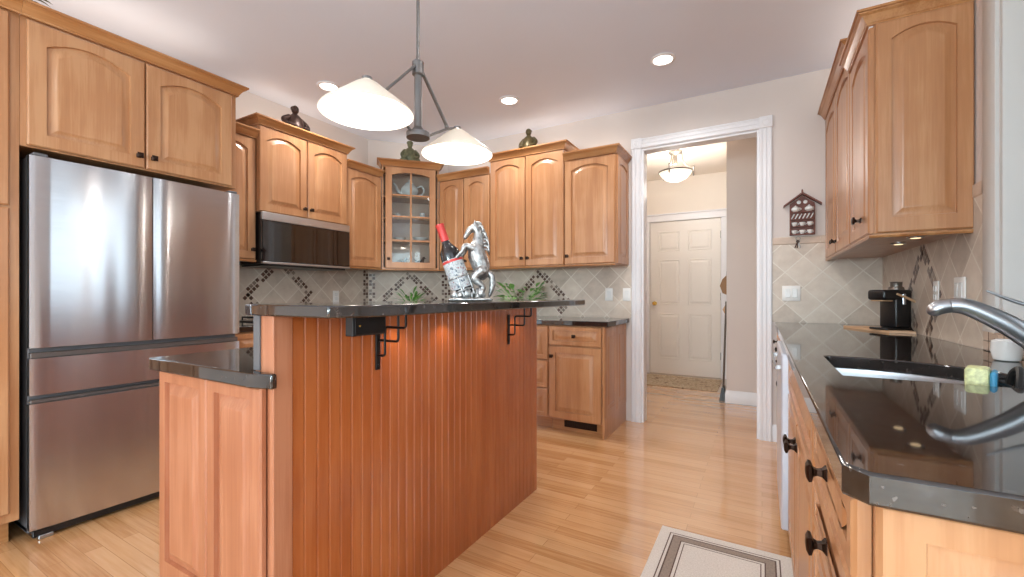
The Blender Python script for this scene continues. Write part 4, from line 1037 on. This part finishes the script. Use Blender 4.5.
limb(bm, [(.062, 0, .115), (.082, 0, .10), (.086, .004, .06), (.074, .004, .02)], [.008, .013, .013, .006], seg=10)
o = obj('horse_body', bm, M_SILVERW, t, 60)
md = o.modifiers.new('merge', 'REMESH'); md.mode = 'VOXEL'; md.voxel_size = .0028; md.use_smooth_shade = True
bm = B()
for k in range(9):
    u = k/8; p = Vector((.022+.03*math.sin(u*1.9), 0, .310-.105*u)); q = (1, -1)[k % 2]
    limb(bm, [p, p+Vector((.016, q*.006, -.004)), p+Vector((.022, q*.012, -.024))], [.006, .006, .0015], 4, 8)
obj('mane', bm, M_SILVERW, t, 50)
bm = B()
# bottle cradle: a ring and curved plate
BA = R(-20); BMx = Matrix.Translation((-.022, 0, .022)) @ Matrix.Rotation(BA, 4, 'Y')
for h in (.02, .075):
    tube(bm, [BMx @ Vector((.041*math.cos(a), .041*math.sin(a), h)) for a in [2*PI*k/24 for k in range(25)]], .004, 8)
for a in (.3, -.3, PI/2, -PI/2, PI): tube(bm, [BMx @ Vector((.041*math.cos(a), .041*math.sin(a), h)) for h in (-.005, .02, .05, .075)], .004, 6)
obj('bottle_cradle', bm, M_SILVERW, t, 50)
Mw = Matrix.Translation((-1.0, 1.415, BT1+.0005)) @ Matrix.Rotation(HA, 4, 'Z') @ BMx
t = thing('wine_bottle', 'red wine bottle with red foil neck leaning in the silver horse holder', 'bottle', (0, 0, 0)); t.matrix_world = Mw @ Matrix.Diagonal((1.12, 1.12, 1.0, 1))
bm = B(); lathe(bm, [(.030, .002), (.0355, .006), (.0365, .02), (.0365, .165), (.034, .185), (.022, .205), (.0145, .22), (.0135, .286), (.0145, .288), (.0145, .296), (.004, .297)], seg=28); obj('bottle_glass', bm, M_BOTTLE, t, 50)
bm = B(); lathe(bm, [(.0368, .030), (.0371, .034), (.0371, .146), (.0368, .15)], seg=28, cap=False); obj('paper_label', bm, M_LABEL, t, 50)
bm = B(); lathe(bm, [(.0372, .138), (.0374, .139), (.0374, .147), (.0371, .148)], seg=28, cap=False); obj('label_band', bm, M_FOIL, t, 50)
bm = B(); lathe(bm, [(.0148, .228), (.0148, .287), (.0156, .289), (.0156, .298), (.003, .2995)], seg=20, cap=False); obj('foil_capsule', bm, M_FOIL, t, 50)

# ------------------------------------------------------------------ plants
def leaf(bm, p, d, L, W, droop, mi=0):
    d = Vector(d).normalized(); side = d.cross(Vector((0, 0, 1))).normalized(); p = Vector(p); n = 6; L_, R_ = [], []
    for k in range(n+1):
        u = k/n; c = p+d*L*u+Vector((0, 0, -droop*u*u)); w = W*math.sin(PI*min(.98, u*.92+.06))
        L_.append(bm.verts.new(c+side*w+Vector((0, 0, w*.3)))); R_.append(bm.verts.new(c-side*w+Vector((0, 0, w*.3))))
        if k == 0: M_ = []
        M_.append(bm.verts.new(c))
    for k in range(n):
        for a, b in ((L_, M_), (M_, R_)): bm.faces.new((a[k], a[k+1], b[k+1], b[k])).material_index = mi
def plant(loc, label, m, n, L, W, h, spread, seed):
    rnd = random.Random(seed)
    t = thing('potted_plant', label, 'plant', loc)
    bm = B(); lathe(bm, [(.035, 0), (.048, .07), (.052, .07), (.052, .085), (.044, .085), (.04, .072), (.002, .07)], seg=20); obj('pot', bm, M_POT, t)
    bm = B()
    for i in range(n):
        a = rnd.uniform(0, 2*PI); e = rnd.uniform(.15, 1.2); d = Vector((math.cos(a)*spread, math.sin(a)*spread, math.sin(e)*.9))
        b0 = Vector((rnd.uniform(-.02, .02), rnd.uniform(-.02, .02), .08)); s0 = b0+d*rnd.uniform(.2, h)
        tube(bm, [b0, (b0+s0)/2+Vector((0, 0, .004)), s0], .0012, 5); leaf(bm, s0, d, L*rnd.uniform(.7, 1.1), W, L*rnd.uniform(.1, .5))
    o = obj('leaf_cluster', bm, m, t, 60, recalc=False); return t
plant((-3.09, 3.33, CT+.0005), 'small bright green spiky plant on the corner counter under the glass cabinet', M_LEAF, 44, .125, .012, .10, .6, 3)
plant((-1.98, 3.62, CT+.0005), 'pale green leafy plant on the back counter right of the silver horse', M_LEAF2, 70, .085, .024, .30, .72, 5)
t = thing('dried_greenery', 'dried greenery spilling over the crown above the pantry, top left corner', 'plant', (-2.96, .60, 2.438))
bm = B(); lathe(bm, [(.05, 0), (.06, .03), (.05, .07), (.045, .07), (.045, .02)], seg=18); obj('bowl', bm, M_STATG, t)
bm = B(); rnd = random.Random(11)
for i in range(26):
    a = rnd.uniform(0, 2*PI); d = Vector((math.cos(a), math.sin(a), rnd.uniform(-.1, .9))); b0 = Vector((0, 0, .06)); s0 = b0+d*.06
    tube(bm, [b0, s0], .0015, 5); leaf(bm, s0, d, .06, .010, .02)
obj('dry_leaves', bm, M_DRY, t, 60, recalc=False)

# ------------------------------------------------------------------ figurines on top of the cabinets
def figurine(loc, rz, s, m, label, arms=1.0, hat=False):
    t = thing('figurine', label, 'figurine', loc, rz)
    bm = B()
    lathe(bm, [(.055*s, 0), (.058*s, .012*s), (.048*s, .02*s), (.052*s, .035*s), (.046*s, .06*s), (.04*s, .085*s), (.026*s, .102*s), (.014*s, .112*s), (.012*s, .118*s)], seg=18)
    for q in (-1, 1):
        limb(bm, [(q*.034*s, 0, .088*s), (q*.055*s*arms, -.006*s, .066*s), (q*.052*s*arms, -.022*s, .044*s), (q*.03*s, -.045*s, .036*s)], [.015*s, .013*s, .011*s, .009*s], seg=10)
        limb(bm, [(q*.02*s, -.03*s, .016*s), (q*.055*s, -.035*s, .018*s), (q*.03*s, -.055*s, .014*s)], [.016*s, .015*s, .01*s], seg=10)
    obj('robed_body', bm, m, t, 60)
    bm = B(); ball(bm, (0, -.003*s, .136*s), (.019*s, .021*s, .024*s)); ball(bm, (0, -.024*s, .133*s), .0045*s, seg=8)
    if hat: ball(bm, (0, .003*s, .147*s), (.023*s, .024*s, .014*s), seg=10)
    else: ball(bm, (0, .010*s, .146*s), (.017*s, .016*s, .014*s), seg=10)
    obj('head', bm, m, t, 60); return t
figurine((-3.36, 2.24, 2.448), LW, 1.5, M_STATB, 'dark bronze seated figurine on top of the cabinet over the microwave', 1.25)
figurine(inG(.28, .08, 2.463), GA, 1.5, M_STATG, 'grey-green robed figurine on top of the glass corner cabinet', .95, True)
figurine((-1.90, 3.63, 2.453), 0, 1.42, M_STATG2, 'olive bronze figurine on top of the taller back wall cabinet', 1.0)
